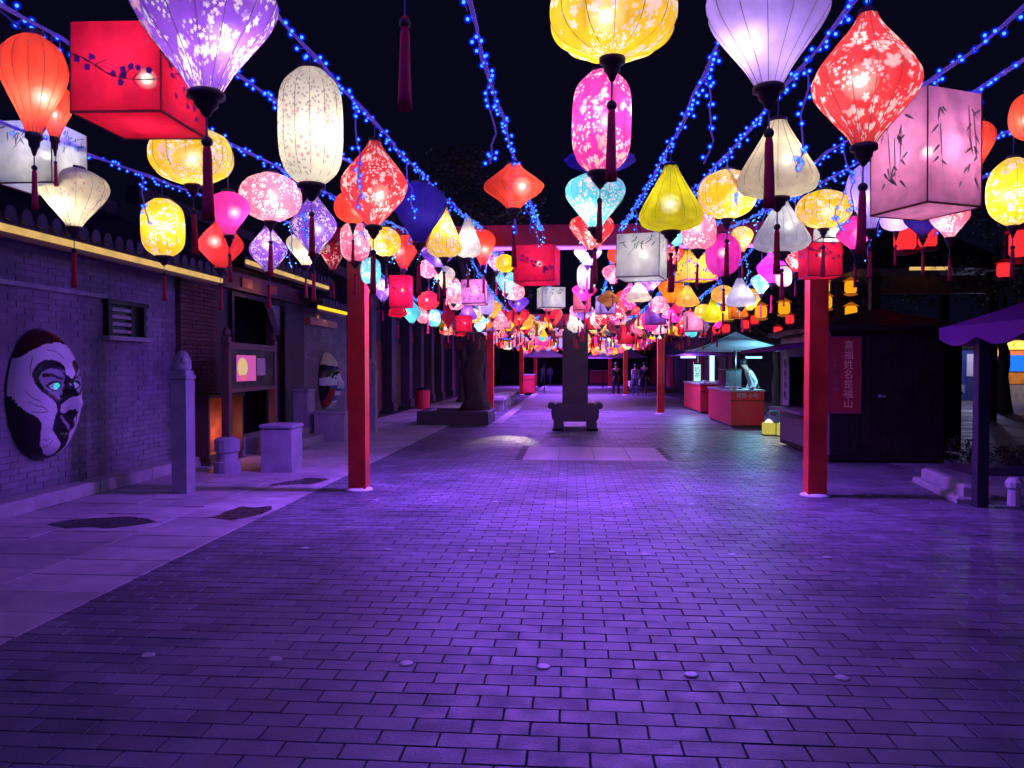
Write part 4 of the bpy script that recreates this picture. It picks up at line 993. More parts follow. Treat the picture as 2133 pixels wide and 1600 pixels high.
# notice board on two posts
nbd = thing('notice_board', 'wooden notice board with a lit pink poster on two stone-footed posts', 'notice board', (-5.0, 11.9, 0))
for (dx, dy) in ((.0, -1.05), (-.14, 1.05)):
    p = MB().box(dx-.055, dx+.055, dy-.055, dy+.055, .5, 1.98).build('post', M_BWOOD, nbd)
    MB().lathe([(.19, 0), (.19, .16), (.15, .17), (.15, .3), (.18, .31), (.18, .48), (.1, .52)], 14, (dx, dy, 0)).build('stone_foot', M_LIL, p)
    MB().lathe([(.0, 0), (.05, .02), (.06, .08), (.03, .13), (.0, .15)], 10, (dx, dy, 1.98)).build('post_cap', M_BWOOD, p)
ang = math.atan2(-.14, 2.1)
bd = MB().box(-.03, .03, -.98, .98, 1.22, 1.86).build('board', M_WOOD, nbd, loc=(-.07, 0, 0), rotz=-ang)
MB().box(-.06, .06, -1.1, 1.1, 1.80, 1.90).box(-.05, .05, -1.1, 1.1, 1.16, 1.22).build('rail', M_BWOOD, nbd, loc=(-.07, 0, 0), rotz=-ang)
ps = MB().add([(.034, -.75, 1.32), (.034, .1, 1.32), (.034, .1, 1.72), (.034, -.75, 1.72)], [(0, 1, 2, 3)], 0)
ps.add([(.036, -.5+.22*cos(k*.4), 1.53+.15*sin(k*.4)) for k in range(16)], [tuple(range(16))], 1)
ps.add([(.036, .14, 1.4), (.036, .55, 1.4), (.036, .55, 1.68), (.036, .14, 1.68)], [(0, 1, 2, 3)], 2)
ps.add([(.037, -.6, 1.34), (.037, -.3, 1.34), (.037, -.3, 1.42), (.037, -.6, 1.42)], [(0, 1, 2, 3)], 3)
ps.build('poster', [emission('poster_pink', (.8, .12, .55), .75), emission('poster_cream', (.9, .6, .3), .8), emission('poster_violet', (.25, .1, .45), .5), emission('poster_red', (.9, .15, .3), .8)], bd)
# open cabinet lit orange inside
cb = thing('lit_cabinet', 'low open wooden cabinet glowing orange inside, against the brick pier', 'cabinet', (-5.77, 11.95, 0))
MB().box(-.16, .2, -.5, -.45, .12, 1.05).box(-.16, .2, .72, .77, .12, 1.05).box(-.16, .22, -.52, .79, 1.05, 1.1).box(-.16, .2, -.45, .72, .12, .17).box(-.16, .2, -.45, .72, 0.0, .119).build('carcass', M_BWOOD, cb)
MB().box(-.16, -.13, -.45, .72, .17, 1.05).build('back_panel', mat('amber_wood', (.55, .18, .05), .6, var=.6, scale=4), cb)
MB().box(.0, .06, -.43, -.35, .17, .45).build('lamp_tube', emission('orange_tube', (1, .34, .02), 1.6), cb)
lamp('POINT', (.08, -.25, .42), 6, (1, .3, .04), cb, .05); lamp('POINT', (.12, .4, .5), 2.5, (1, .35, .12), cb, .05)
# planter with an old tree
def leaf_cloud(mb, c, r, n, s, seed):
    q = random.Random(seed)
    for _ in range(n):
        d = Vector((q.gauss(0, 1), q.gauss(0, 1), q.gauss(0, 1))).normalized()*(q.random()**.4)
        p = Vector(c)+Vector((d.x*r[0], d.y*r[1], d.z*r[2]))
        u = Vector((q.gauss(0, 1), q.gauss(0, 1), q.gauss(0, .6))).normalized(); w = u.cross(Vector((q.gauss(0, 1), q.gauss(0, 1), q.gauss(0, 1)))).normalized()
        ln = s*q.uniform(.6, 1.3)
        mb.add([p-w*ln*.3, p+u*ln*.5-w*ln*.1, p+u*ln, p+u*ln*.5+w*ln*.35], [(0, 1, 2, 3)])
def tree(label, x, y, z0, r0, ht, crown, seed, leaf=.12, n=900, grp='trees along the street'):
    q = random.Random(seed); t = thing('tree', label, 'tree', (x, y, z0), grp)
    pts = []; rad = []
    for k in range(9):
        u = k/8; pts.append((.12*r0*sin(k*1.7)*2*u*2, .12*r0*cos(k*1.3)*3*u, ht*u)); rad.append(r0*(1.35 if k == 0 else 1-.55*u))
    tk = MB().tube(pts, rad, 12)
    for i in range(len(tk.v)):
        vx, vy, vz = tk.v[i]; a = math.atan2(vy, vx); f = 1+.16*sin(a*5+vz*1.2)+.06*q.gauss(0, 1); tk.v[i] = (vx*f, vy*f, vz)
    trunk = tk.build('trunk', M_BARK, t, smooth=True)
    cr = MB(); lm = MB()
    for (cx_, cy_, cz_, rx, ry, rz) in crown:
        lm.tube([(pts[-1][0], pts[-1][1], ht*.93), (cx_*.5, cy_*.5, (ht+cz_)/2), (cx_, cy_, cz_)], [r0*.4, r0*.25, r0*.08], 7)
        for _ in range(7):
            d = (cx_+q.gauss(0, rx*.5), cy_+q.gauss(0, ry*.5), cz_+q.gauss(0, rz*.5))
            leaf_cloud(cr, d, (rx*.45, ry*.45, rz*.42), n//7, leaf, q.random())
    lm.build('limb', M_BARK, t, smooth=True)
    cr.build('crown', M_LEAF, t)
pt = thing('tree_planter', 'dark square stone planter around the old street tree', 'planter', (-3.1, 20.9, 0))
for a in ((-.95, .95, -.9, -.62), (-.95, .95, .62, .9), (-.95, -.67, -.62, .62), (.67, .95, -.62, .62)):
    MB().box(*a, 0, .36, ch=.02).build('kerb_stone', M_DSTONE, pt)
MB().box(-.67, .67, -.62, .62, 0, .27).build('soil', mat('soil', (.03, .022, .018), .9, bump=.8), pt)
tree('thick trunked old tree in the dark stone planter, crown lost in the night', -2.62, 20.9, .27, .34, 2.9, [(-1.6, .3, 4.6, 1.6, 1.6, 1.0), (.2, -.5, 5.4, 1.7, 1.6, 1.1), (1.0, 1.2, 5.0, 1.3, 1.4, .9), (-.8, -1.0, 5.7, 1.3, 1.3, .9)], 3, .13, 1400)
pl2 = thing('potted_plant', 'small bright green potted plant beside the tree planter', 'plant', (-2.42, 21.95, 0))
MB().lathe([(.09, 0), (.13, .2), (.14, .22), (.11, .22)], 12).build('pot', M_DSTONE, pl2)
m = MB(); leaf_cloud(m, (0, 0, .38), (.2, .2, .16), 90, .11, 4); m.build('leaves', mat('yellow_leaf', (.35, .36, .05), .5, var=.3), pl2)
for k, (bx, by) in enumerate(((-2.55, 27.2), (-2.6, 31.2))):
    t = thing('stone_bench', ['stone slab bench just behind the tree planter', 'farther stone slab bench behind the first one'][k], 'bench', (bx, by, 0), 'stone benches on the left')
    MB().box(-.3, .3, -1.1, 1.1, .38, .5, ch=.02).build('seat', M_STONE, t)
    for s in (-.75, .75): MB().box(-.24, .24, s-.14, s+.14, 0, .38).build('leg', M_STONE, t)
lamp('POINT', (-3.6, 29, 1.2), 22, (1, .8, .35), None, .1).name = 'bench_lamp_light'
bl = thing('garden_lamp', 'small warm garden lamp on the footpath by the benches', 'lamp', (-3.6, 29, 0))
MB().tube([(0, 0, 0), (0, 0, 1.1)], .025, 8).build('pole', M_METAL, bl); MB().ico((0, 0, 1.2), .07, 0, 2).build('globe', emission('warm_globe', (1, .85, .5), 2.0), bl, smooth=True)
for k, (x, y) in enumerate(((-5.35, 27.6),)):
    t = thing('red_bin', 'small red litter bin against the dark shop facade', 'litter bin', (x, y, 0))
    MB().lathe([(.2, 0), (.24, .02), (.26, .68), (.22, .7)], 14).build('body', M_REDP, t); MB().lathe([(.27, .68), (.27, .73), (.15, .78)], 14).build('rim', M_METAL, t)
# ---------------------------------------------------------------- dark pillar in the middle of the street
pk = thing('stone_pillar', 'dark square pillar on a scroll-footed base in the middle of the street', 'pillar', (.11, 18.95, 0))
MB().box(-.31, .31, -.31, .31, .66, 2.42, ch=.03).build('shaft', M_DSTONE, pk)
MB().box(-.27, .27, -.27, .27, 2.42, 2.48).box(-.36, .36, -.36, .36, 2.48, 2.56, ch=.02).build('cap_stone', M_DSTONE, pk)
prof = [(-.50, .22), (.50, .22), (.56, .30), (.575, .46), (.55, .58), (.42, .66), (-.42, .66), (-.55, .58), (-.575, .46), (-.56, .30)]
MB().prism(prof, 'y', -.5, .5).build('drum_base', M_DSTONE, pk, fix=True)
for sx in (-1, 1):
    MB().lathe([(.06, -.45), (.085, -.43), (.085, .43), (.06, .45)], 12).build('scroll', M_DSTONE, pk, loc=(sx*.58, 0, .60)).rotation_euler = (pi/2, 0, 0)
    for sy in (-1, 1): MB().box(sx*.4-.12, sx*.4+.12, sy*.38-.12, sy*.38+.12, 0, .221, ch=.02).build('foot', M_DSTONE, pk)
MB().box(-.55, .55, -.5, .5, 0, .05).build('foot_plate', M_DSTONE, pk)
# ================================================================ RIGHT SIDE
hut = thing('wooden_hut', 'dark wooden stall hut with a maroon banner right of the right gate post', 'hut', (5.0, 14.1, 0))
HX0, HX1, HY0, HY1 = 4.15, 5.9, 12.66, 15.6
pw = (HX1-HX0)/11
for k in range(11):
    P(MB().box(HX0+k*pw+.003, HX0+(k+1)*pw-.003, HY0, HY0+.025, .12, 2.16, ch=.003).build('plank', M_WOOD, None), hut)
P(MB().box(HX0+.02, HX1-.02, HY0+.026, HY0+.06, .1, 2.2).box(HX1-.06, HX1, HY0+.03, HY1, .1, 2.2).box(HX0, HX1, HY1-.05, HY1, .1, 2.2)
  .box(HX0, HX1, HY0+.02, HY1, .04, .12).build('wall', M_WOOD, None), hut)
P(MB().box(HX0, HX0+.05, HY0+.06, HY1-.05, .12, .72).box(HX0, HX0+.05, HY0+.06, 13.35, .72, 2.16).box(HX0, HX0+.05, 15.35, HY1-.05, .72, 2.16).box(HX0, HX0+.05, 13.35, 15.35, 1.72, 2.16).build('serving_side', mat('purple_lit_wood', (.24, .14, .22), .6, var=.3, bump=.2), None), hut)  # purple street light on this side is put into the wood colour
P(MB().box(HX0-.28, HX0+.3, 13.3, 15.4, .72, .77).build('counter', MATS['purple_lit_wood'], None), hut)
P(MB().box(HX0-.03, HX0-.005, 12.72, 12.98, .85, 1.9).build('corner_board', mat('lilac_board', (.45, .36, .5), .5, var=.15), None), hut)
sg = P(MB().box(HX0-.03, HX0-.004, 14.95, 15.3, .8, 1.75).build('menu_board', MATS['lilac_board'], None), hut)
text('特\n色\n小\n吃', .2, mat('dark_ink', (.05, .03, .06), .6), hut, Vector((HX0-.035, 15.12, 1.28))+Vector(inv(hut)), (pi/2, 0, -pi/2))
P(MB().prism([(HX0-.02, 1.98), (HX0-.75, 1.86), (HX0-.75, 1.80), (HX0-.02, 1.92)], 'y', 13.2, 15.7).build('side_canopy', M_PURP, None, fix=True), hut)
rf_ = MB().add([(HX0-.2, HY0-.25, 2.12), (HX1+.2, HY0-.25, 2.12), (HX1+.2, HY1+.2, 2.12), (HX0-.2, HY1+.2, 2.12), (5.03, HY0+.5, 2.5), (5.03, HY1-.6, 2.5),
                (HX0-.2, HY0-.25, 2.20), (HX1+.2, HY0-.25, 2.20), (HX1+.2, HY1+.2, 2.20), (HX0-.2, HY1+.2, 2.20)],
               [(3, 2, 1, 0), (0, 1, 7, 6), (1, 2, 8, 7), (2, 3, 9, 8), (3, 0, 6, 9), (6, 7, 4), (7, 8, 5, 4), (8, 9, 5), (9, 6, 4, 5)])
P(rf_.build('roof', M_WOOD, None), hut)
P(MB().box(4.9, 5.0, HY0-.035, HY0, 1.06, 1.085).box(4.9, 4.92, HY0-.02, HY0, 1.05, 1.1).build('door_handle', mat('pale_steel2', (.7, .68, .7), .3, .5), None), hut)
bn_ = thing('hanging_banner', 'maroon vertical banner with faded gold characters on the dark hut', 'banner', (4.36, HY0-.022, .8))
MB().box(-.25, .25, -.012, .012, 0, 1.22).build('cloth', M_MAROON, bn_)
MB().box(-.262, -.235, -.016, .016, -.01, 1.23).box(.235, .262, -.016, .016, -.01, 1.23).box(-.235, .235, -.016, .016, 1.205, 1.23).box(-.235, .235, -.016, .016, -.01, .015).build('border', mat('faded_rose', (.20, .05, .07), .6), bn_)
text('喜\n福\n姓\n名\n是\n福\n山', .155, M_GOLD, bn_, (.06, -.018, .61), (pi/2, 0, 0))
text('以\n字\n藏\n名\n福\n画', .092, mat('dim_gold', (.28, .13, .10), .6), bn_, (-.135, -.018, .62), (pi/2, 0, 0))
h2 = thing('wooden_hut', 'second dark hut set back behind the bannered hut', 'hut', (6.6, 14.9, 0), 'dark wooden huts on the right'); hut['group'] = 'dark wooden huts on the right'
MB().box(-.65, .3, -.75, .9, .04, 2.1).build('wall', M_WOOD, h2)
MB().add([(-.8, -.9, 2.1), (.45, -.9, 2.1), (.45, 1.05, 2.1), (-.8, 1.05, 2.1), (-.17, .0, 2.42)], [(3, 2, 1, 0), (0, 1, 4), (1, 2, 4), (2, 3, 4), (3, 0, 4)]).build('roof', M_WOOD, h2)
MB().box(-.5, .1, -.775, -.751, .1, 1.9).build('door', M_WOOD, h2)
# purple scalloped canopy on poles
cn = thing('market_canopy', 'purple scalloped canopy on a dark pole at the right edge', 'canopy', (5.9, 7.6, 0))
x0, x1, y0, y1, ze, zp = -1.72, 1.7, -1.75, 1.5, 1.98, 2.95
def sheet(a, b):
    mb = MB(); vs = []; n = 12
    for i in range(n+1):
        u = i/n
        for j in range(9):
            v = j/8; ex = Vector(a).lerp(Vector(b), u); p = ex.lerp(Vector((0, -.1, zp)), v); p.z -= .10*sin(pi*v)
            vs.append(p)
    for i in range(n):
        for j in range(8): mb.f.append((i*9+j, (i+1)*9+j, (i+1)*9+j+1, i*9+j+1)); mb.m.append(0)
    mb.v = [tuple(v) for v in vs]; mb.build('canopy_panel', M_PURP, cn, smooth=True)
    va = MB(); k = 28
    for i in range(k+1):
        p = Vector(a).lerp(Vector(b), i/k); va.v.append((p.x, p.y, p.z+.005)); va.v.append((p.x, p.y, p.z-.12-.09*abs(sin(i*pi/7))))
    for i in range(k): va.f.append((2*i, 2*i+1, 2*i+3, 2*i+2)); va.m.append(0)
    va.build('valance', M_PURP, cn)
c4 = [(x0, y0, ze), (x1, y0, ze), (x1, y1, ze), (x0, y1, ze)]
for i in range(4): sheet(c4[i], c4[(i+1) % 4])
for (px, py) in ((-1.4, 1.2), (1.45, 1.2), (1.45, -1.5)):
    MB().box(px-.06, px+.06, py-.06, py+.06, 0, 2.03).build('pole', mat('navy_pole', (.03, .028, .05), .5, var=.2), cn)
# low stone rail
rl_ = thing('stone_rail', 'low pale stone kerb rail at the foot of the canopy pole', 'stone rail', (4.62, 9.8, 0))
a, b = Vector((.12, .7)), Vector((-.10, -.85)); an = math.atan2(-(b.x-a.x), (b.y-a.y))
MB().box(-.07, .07, -.78, .78, .02, .2, ch=.03).build('rail', M_STONE, rl_, rotz=-.14)
MB().box(-.16, .16, -.85, .85, 0, .07, ch=.02).build('base_slab', M_STONE, rl_, rotz=-.14)
for k, (x, y) in enumerate(((4.93, 8.93), (5.35, 8.75))):
    t = thing('stone_stub', ['short white stone stub just right of the canopy pole', 'short white stone stub at the right picture edge', 'short white stone stub at the far end of the stone rail'][k], 'stone stub', (x, y, 0), 'white stone stubs by the canopy')
    MB().lathe([(.07, 0), (.06, .18), (.085, .2), (.09, .26), (.05, .31)], 10).build('shaft', M_WHITE, t, smooth=False)
hd = MB(); q = random.Random(8)
for k in range(26): leaf_cloud(hd, (5.9+k*.13, 11.85+q.gauss(0, .2)-.02*k, .16+q.random()*.14), (.25, .3, .2), 130, .07, k)
t = thing('clipped_hedge', 'low dark clipped hedge behind the stone rail', 'hedge', (7.4, 11.8, 0)); P(hd.build('foliage', M_LEAF, None), t)
P(MB().box(5.7, 9.2, 11.3, 12.2, 0, .12).build('bed_edge', M_DSTONE, None), t)
dk = thing('wooden_bench', 'dark low bench beneath the purple canopy', 'bench', (5.9, 9.0, 0))
MB().box(-.7, .9, -.2, .2, .3, .36).build('seat', M_WOOD, dk)
for s in (-.55, .75): MB().box(s-.05, s+.05, -.18, .18, 0, .3).build('leg', M_WOOD, dk)
# stalls with umbrellas
def umbrella(label, x, y, w, d, ze, zp, m, pole=True):
    t = thing('market_umbrella', label, 'umbrella', (x, y, 0), 'market umbrellas')
    n = 8; mb = MB(); cs = [(-w, -d), (w, -d), (w, d), (-w, d)]
    for i in range(4):
        a, b = Vector((*cs[i], ze)), Vector((*cs[(i+1) % 4], ze)); o0 = len(mb.v)
        for u in range(n+1):
            for v in range(6):
                p = a.lerp(b, u/n).lerp(Vector((0, 0, zp)), v/5); p.z -= .06*sin(pi*v/5)*(1+.4*abs(u/n-.5)); p.z += (.05*sin(pi*u/n) if v == 0 else 0)*-.4
                mb.v.append(tuple(p))
        for u in range(n):
            for v in range(5): mb.f.append((o0+u*6+v, o0+(u+1)*6+v, o0+(u+1)*6+v+1, o0+u*6+v+1)); mb.m.append(0)
    mb.build('canopy', m, t, smooth=True)
    MB().tube([(0, 0, 0), (0, 0, zp+.06)], .035, 8).build('pole', M_METAL, t)
    r_ = MB()
    for cx_, cy_ in cs: r_.tube([(0, 0, zp-.05), (cx_*.98, cy_*.98, ze-.015)], .012, 4)
    r_.build('ribs', M_METAL, t)
    return t
umbrella('pale teal lit umbrella over the bright red counter', 4.35, 20.75, 1.2, 1.2, 1.97, 2.47, M_CANV)
umbrella('purple umbrella behind the teal lit one', 4.5, 27.6, 1.15, 1.2, 1.92, 2.2, M_PURP)
def counter(label, x0, x1, y0, y1, h, grp='red stall counters'):
    t = thing('stall_counter', label, 'counter', ((x0+x1)/2, (y0+y1)/2, 0), grp)
    a, b = (x1-x0)/2, (y1-y0)/2
    MB().box(-a, a, -b, b, .06, h-.05, ch=.01).build('body', M_REDP, t)
    MB().box(-a+.04, a-.04, -b+.04, b-.04, 0, .06).build('kick', M_METAL, t)
    MB().box(-a-.03, a+.03, -b-.03, b+.03, h-.049, h).build('worktop', mat('pale_worktop', (.5, .46, .48), .4, var=.1), t)
    MB().box(-a-.006, a+.006, -b-.008, -b, h*.70, h*.73).build('front_trim', mat('dark_red_trim', (.18, .01, .012), .5), t)
    return t
c1 = counter('bright red counter under the teal lit umbrella', 4.04, 4.86, 19.75, 22.9, .95)
text('烤肠·小吃', .13, mat('white_ink', (.8, .75, .75), .6), c1, (.0, -1.585, .80), (pi/2, 0, 0))
c2 = counter('dark red counter further back with the white tube light', 4.25, 5.1, 25.6, 29.2, 1.0)
c3 = counter('small red counter at the foot of the third gate frame', -2.75, -2.05, 43.2, 45.4, 1.1)
umbrella('purple umbrella far down the street left of the dark pillar', -1.55, 45.5, 1.35, 1.3, 2.1, 2.8, M_VIO)
umbrella('purple umbrella far down the street right of the dark pillar', 2.3, 55, 1.5, 1.4, 2.15, 2.85, M_VIO)
umbrella('small purple umbrella beside the third gate post on the right', 3.7, 50, 1.2, 1.2, 2.1, 2.75, M_VIO)
c4_ = counter('pale pink printed counter at the far end of the street', 1.7, 4.3, 69, 71, 1.2)
TEAL = (.25, .72, 1)
def tube_light(label, loc, size, col, power, rot, par=None):
    t = thing('tube_light', label, 'lamp', loc, 'white stall lamps')
    MB().box(-size[0]/2, size[0]/2, -size[1]/2, size[1]/2, -size[2]/2, size[2]/2).build('tube', emission('tube_%d' % int(col[0]*100), col, 3.0), t)
    MB().box(-size[0]/2-.01, size[0]/2+.01, -size[1]/2-.01, size[1]/2+.01, size[2]/2, size[2]/2+.02).build('housing', M_METAL, t)
    lamp('POINT', (0, 0, -size[2]/2-.06), power, col, t, .05)
tube_light('teal lamp under the pale umbrella', (4.75, 20.4, 1.78), (.4, .06, .05), TEAL, 80, None)
tube_light('white tube lamp under the purple umbrella of the second counter', (4.0, 26.6, 1.86), (.5, .06, .06), (.38, .62, 1), 120, None)
lb = thing('light_box', 'tall narrow white light box at the second red counter', 'light box', (4.72, 26.2, 1.01))
MB().box(-.09, .09, -.05, .05, 0, .95, ch=.01).build('case', M_METAL, lb); MB().box(-.08, .08, -.06, -.051, .03, .9).build('screen', emission('box_white', (.55, .75, 1), 1.4), lb)
lb2 = thing('light_box', 'small cyan light box with dark characters at the second red counter', 'light box', (4.28, 26.5, 1.01), 'light boxes on the stalls'); lb['group'] = 'light boxes on the stalls'
MB().box(-.12, .12, -.05, .05, 0, .66, ch=.01).build('case', M_METAL, lb2); MB().box(-.11, .11, -.06, -.051, .03, .6).build('screen', emission('box_cyan', (.45, .9, 1), 1.3), lb2)
text('奶\n茶', .2, M_BLACK, lb2, (0, -.063, .32), (pi/2, 0, 0))
gl = thing('glass_case', 'glass display case standing on the bright red counter', 'display case', (4.3, 21.2, .95))
M_GLASS = bpy.data.materials.new('glass'); M_GLASS.use_nodes = True; _b = M_GLASS.node_tree.nodes['Principled BSDF']; _b.inputs['Transmission Weight'].default_value = .9; _b.inputs['Roughness'].default_value = .05; _b.inputs['Base Color'].default_value = (.8, .9, .95, 1)
MB().box(-.2, .2, -.5, .5, .02, .5).build('pane', M_GLASS, gl)
MB().box(-.22, .22, -.52, .52, 0, .02).box(-.22, .22, -.52, .52, .5, .53).build('frame', M_METAL, gl)
for k, (x, y) in enumerate(((4.6, 20.0), (4.2, 20.1), (4.45, 26.0), (4.8, 25.8), (4.1, 20.3))):
    t = tag(MB().lathe([(.05, 0), (.06, .01), (.10, .07), (.09, .07), (.05, .015)], 14).build('bowl', M_WHITE, None, True, (x, y, .951 if y < 24 else 1.001)),
            ['white bowl at the front of the bright red counter', 'white bowl at the street corner of the bright red counter', 'white bowl on the front of the second red counter', 'white bowl at the outer end of the second red counter', 'white bowl by the display case'][k], 'bowl', 'bowls on the counters')
st = thing('plastic_stool', 'pale blue plastic stool right of the bright red counter', 'stool', (5.05, 19.6, 0))
MB().box(-.15, .15, -.15, .15, .42, .45, ch=.01).build('seat', mat('blue_plastic', (.25, .5, .65), .4, var=.05), st)
for sx in (-1, 1):
    for sy in (-1, 1): MB().tube([(sx*.15, sy*.15, 0), (sx*.11, sy*.11, .42)], .02, 6).build('leg', MATS['blue_plastic'], st)
for k, (x, y) in enumerate(((4.46, 17.7), (4.72, 17.45))):
    t = thing('paper_lamp', ['squat yellow paper lamp on the paving near the red counter', 'yellow paper lamp with white top, nearest the right gate post'][k], 'paper lamp', (x, y, 0), 'yellow paper lamps on the paving')
    MB().box(-.12, .12, -.12, .12, .02, .28, ch=.015).build('shade', emission('paper_glow', (.85, .72, .12), .62, True), t)
    MB().box(-.135, .135, -.135, .135, 0, .02).build('base', M_WOOD, t)
    MB().lathe([(.1, .281), (.05, .34), (.02, .36)], 8).build('top', emission('paper_white', (1, .95, .6), 1.4), t)
    lamp('POINT', (0, .02, .48), 6, (1, .8, .62), t, .06)
# far booth and blue booth across the plaza
fb = thing('food_booth', 'orange food booth with a blue screen far across the plaza', 'booth', (20.6, 36.5, 0))
MB().box(-2.2, 2.4, -.2, 2.0, 0, 2.6).build('body', mat('orange_booth', (.55, .16, .05), .6, var=.3, scale=1.2), fb)
MB().box(-2.2, 2.4, -.26, -.2, .75, 1.25).build('counter_front', mat('amber_print', (.85, .33, .05), .6, var=.5, scale=2.5), fb)
MB().box(-1.1, 1.6, -.25, -.2, 1.32, 2.05).build('screen', emission('blue_screen', (.02, .22, 1), 1.0), fb)
MB().prism([(-1.2+.95*(1-cos(pi*k/12)), 2.3+.45*sin(pi*k/12)) for k in range(13)], 'y', -.32, -.2).build('arched_sign', mat('amber_sign', (.8, .5, .08), .5, emit=(.9, .5, .06), es=.7), fb, fix=True)
MB().box(-2.2, -1.25, -.32, -.2, 2.0, 2.3).build('side_sign', MATS['amber_sign'], fb)
MB().box(-2.4, 2.6, -.4, 2.2, 2.7, 2.9).build('roof', M_BWOOD, fb)
MB().box(-2.2, 2.4, -.24, -.201, 0, .74).build('kick_panel', M_STONE, fb)
lamp('AREA', (0, -1.0, 2.6), 45, (1, .7, .5), fb, 4, .3, rot=(R(35), 0, 0))
bb_ = thing('blue_booth', 'dark blue ticket booth with white characters far behind the huts', 'booth', (17.4, 36.4, 0))
MB().box(-.9, .7, -.4, 1.2, 0, 2.3).build('body', mat('navy_booth', (.04, .06, .22), .5, var=.2), bb_)
MB().box(-1.0, .8, -.5, 1.3, 2.3, 2.42).build('roof', M_METAL, bb_)
MB().box(.35, .65, -.44, -.401, 1.1, 2.1).build('notice', M_WHITE, bb_)
text('售票', .42, M_WHITE, bb_, (-.1, -.41, .5), (pi/2, 0, 0))
lamp('POINT', (-.3, -2.5, 3.0), 220, (.5, .5, 1), bb_, .2)
# tree-hung palace lanterns
def palace(label, x, y, zc, s, col, key, grp='palace lanterns among the dark trees'):
    t = thing('palace_lantern', label, 'lantern', (x, y, zc), grp)
    m = emission('palace_'+key, col, 1.05)
    MB().lathe([(.11*s, -.15*s), (.15*s, -.1*s), (.15*s, .1*s), (.11*s, .15*s)], 6).build('shade', m, t)
    dg = mat('gilt_wood', (.6, .22, .02), .5, emit=(.8, .2, .01), es=.35, sample=False) if key == 'amber' else M_TASSEL
    MB().lathe([(.20*s, .15*s), (.16*s, .175*s), (.08*s, .22*s), (.03*s, .25*s)], 6).build('roof', dg, t)
    MB().lathe([(.12*s, -.16*s), (.17*s, -.16*s), (.17*s, -.19*s), (.08*s, -.22*s)], 6).build('base', dg, t)
    MB().tube([(0, 0, .26*s), (0, 0, .26*s+1.2)], .01, 4).build('hanging_cord', M_METAL, t)
AM = (1, .38, .01); RD = (1, .03, .04)
amb = [('topmost amber palace lantern right of the right gate post', 8.44, 24, 3.94), ('amber palace lantern beside the right gate post', 7.72, 24, 3.49), ('amber palace lantern just left of the right gate post', 6.48, 24, 3.32),
       ('amber palace lantern furthest left among the trees', 5.79, 24, 3.21), ('amber palace lantern right above the hut roof edge', 8.46, 24, 3.19), ('small amber palace lantern high behind the right gate post', 7.75, 24.3, 3.98)]
for l_, x, y, z in amb: palace(l_, x, y, z, 1.2, AM, 'amber')
reds = [('red palace lantern below the amber one left of the right gate post', 6.65, 24, 2.98), ('red palace lantern low between stall umbrella and right gate post', 6.3, 24, 2.62), ('red palace lantern left of the amber ones, higher', 5.72, 24.5, 3.0),
        ('red palace lantern left of the amber ones, lower', 5.45, 24.6, 2.86), ('red palace lantern above the teal lit umbrella, right', 4.9, 24.8, 2.75), ('red palace lantern above the teal lit umbrella, middle', 4.62, 24.9, 2.72), ('red palace lantern above the teal lit umbrella, left', 4.2, 25, 2.66)]
for l_, x, y, z in reds: palace(l_, x, y, z, .85, RD, 'red')
big = [('large red palace lantern under the pink bamboo box lantern, left of a pair', 5.84, 14, 3.78, 1.3), ('large red palace lantern under the pink bamboo box lantern, right of a pair', 6.22, 14, 3.8, 1.1), ('large red palace lantern at the right picture edge', 7.8, 14, 3.66, 1.5), ('smaller red palace lantern low at the right picture edge', 7.5, 14, 3.22, .8)]
for l_, x, y, z, s in big: palace(l_, x, y, z, s, RD, 'red')
# pavilion with a lit eave among the right hand trees
pv = thing('pavilion', 'dark pavilion with a short warm lit eave among the trees on the right', 'pavilion', (10.2, 24, 0))
for sx in (-1.6, 1.6):
    for sy in (-1.4, 1.4): MB().box(sx-.12, sx+.12, sy-.12, sy+.12, 0, 4.2).build('column', M_WOOD, pv)
MB().add([(-2.2, -2, 4.25), (2.2, -2, 4.25), (2.2, 2, 4.25), (-2.2, 2, 4.25), (-.8, 0, 5.6), (.8, 0, 5.6), (0, 0, 4.2)], [(0, 1, 5, 4), (1, 2, 5), (2, 3, 4, 5), (3, 0, 4), (1, 0, 6), (2, 1, 6), (3, 2, 6), (0, 3, 6)]).build('roof', M_TILE, pv)
MB().box(-.9, .2, -2.04, -2.0, 4.19, 4.28).build('light_strip', M_WARM, pv)
MB().box(-1.6, 1.6, -1.5, -1.3, 3.6, 4.1).build('lintel', M_BWOOD, pv)
for k, (x, y, ht, s) in enumerate(((9.8, 26.5, 2.2, 1.0), (7.2, 27.5, 2.4, 1.1), (12.5, 21, 2.8, 1.2), (5.6, 30.5, 2.6, 1.0), (14.5, 27, 3.2, 1.4), (10.5, 30.5, 3, 1.3))):
    tree(['dark bushy tree behind the bannered hut', 'dark tree hung with amber lanterns behind the right gate post', 'dark tree at the far right beside the pavilion', 'dark tree behind the stall umbrellas', 'large dark tree behind the purple canopy', 'tall dark tree behind the pavilion'][k],
         x, y, 0, .17*s, ht, [(-1.2*s, .2, ht+.9*s, 1.3*s, 1.2*s, .9*s), (.9*s, -.4, ht+1.0*s, 1.3*s, 1.2*s, .9*s), (0, .5, ht+2.0*s, 1.3*s, 1.2*s, .9*s), (.2, -.8, ht+.2*s, 1.5*s, 1.1*s, .7*s)], 30+k, .15, 700)
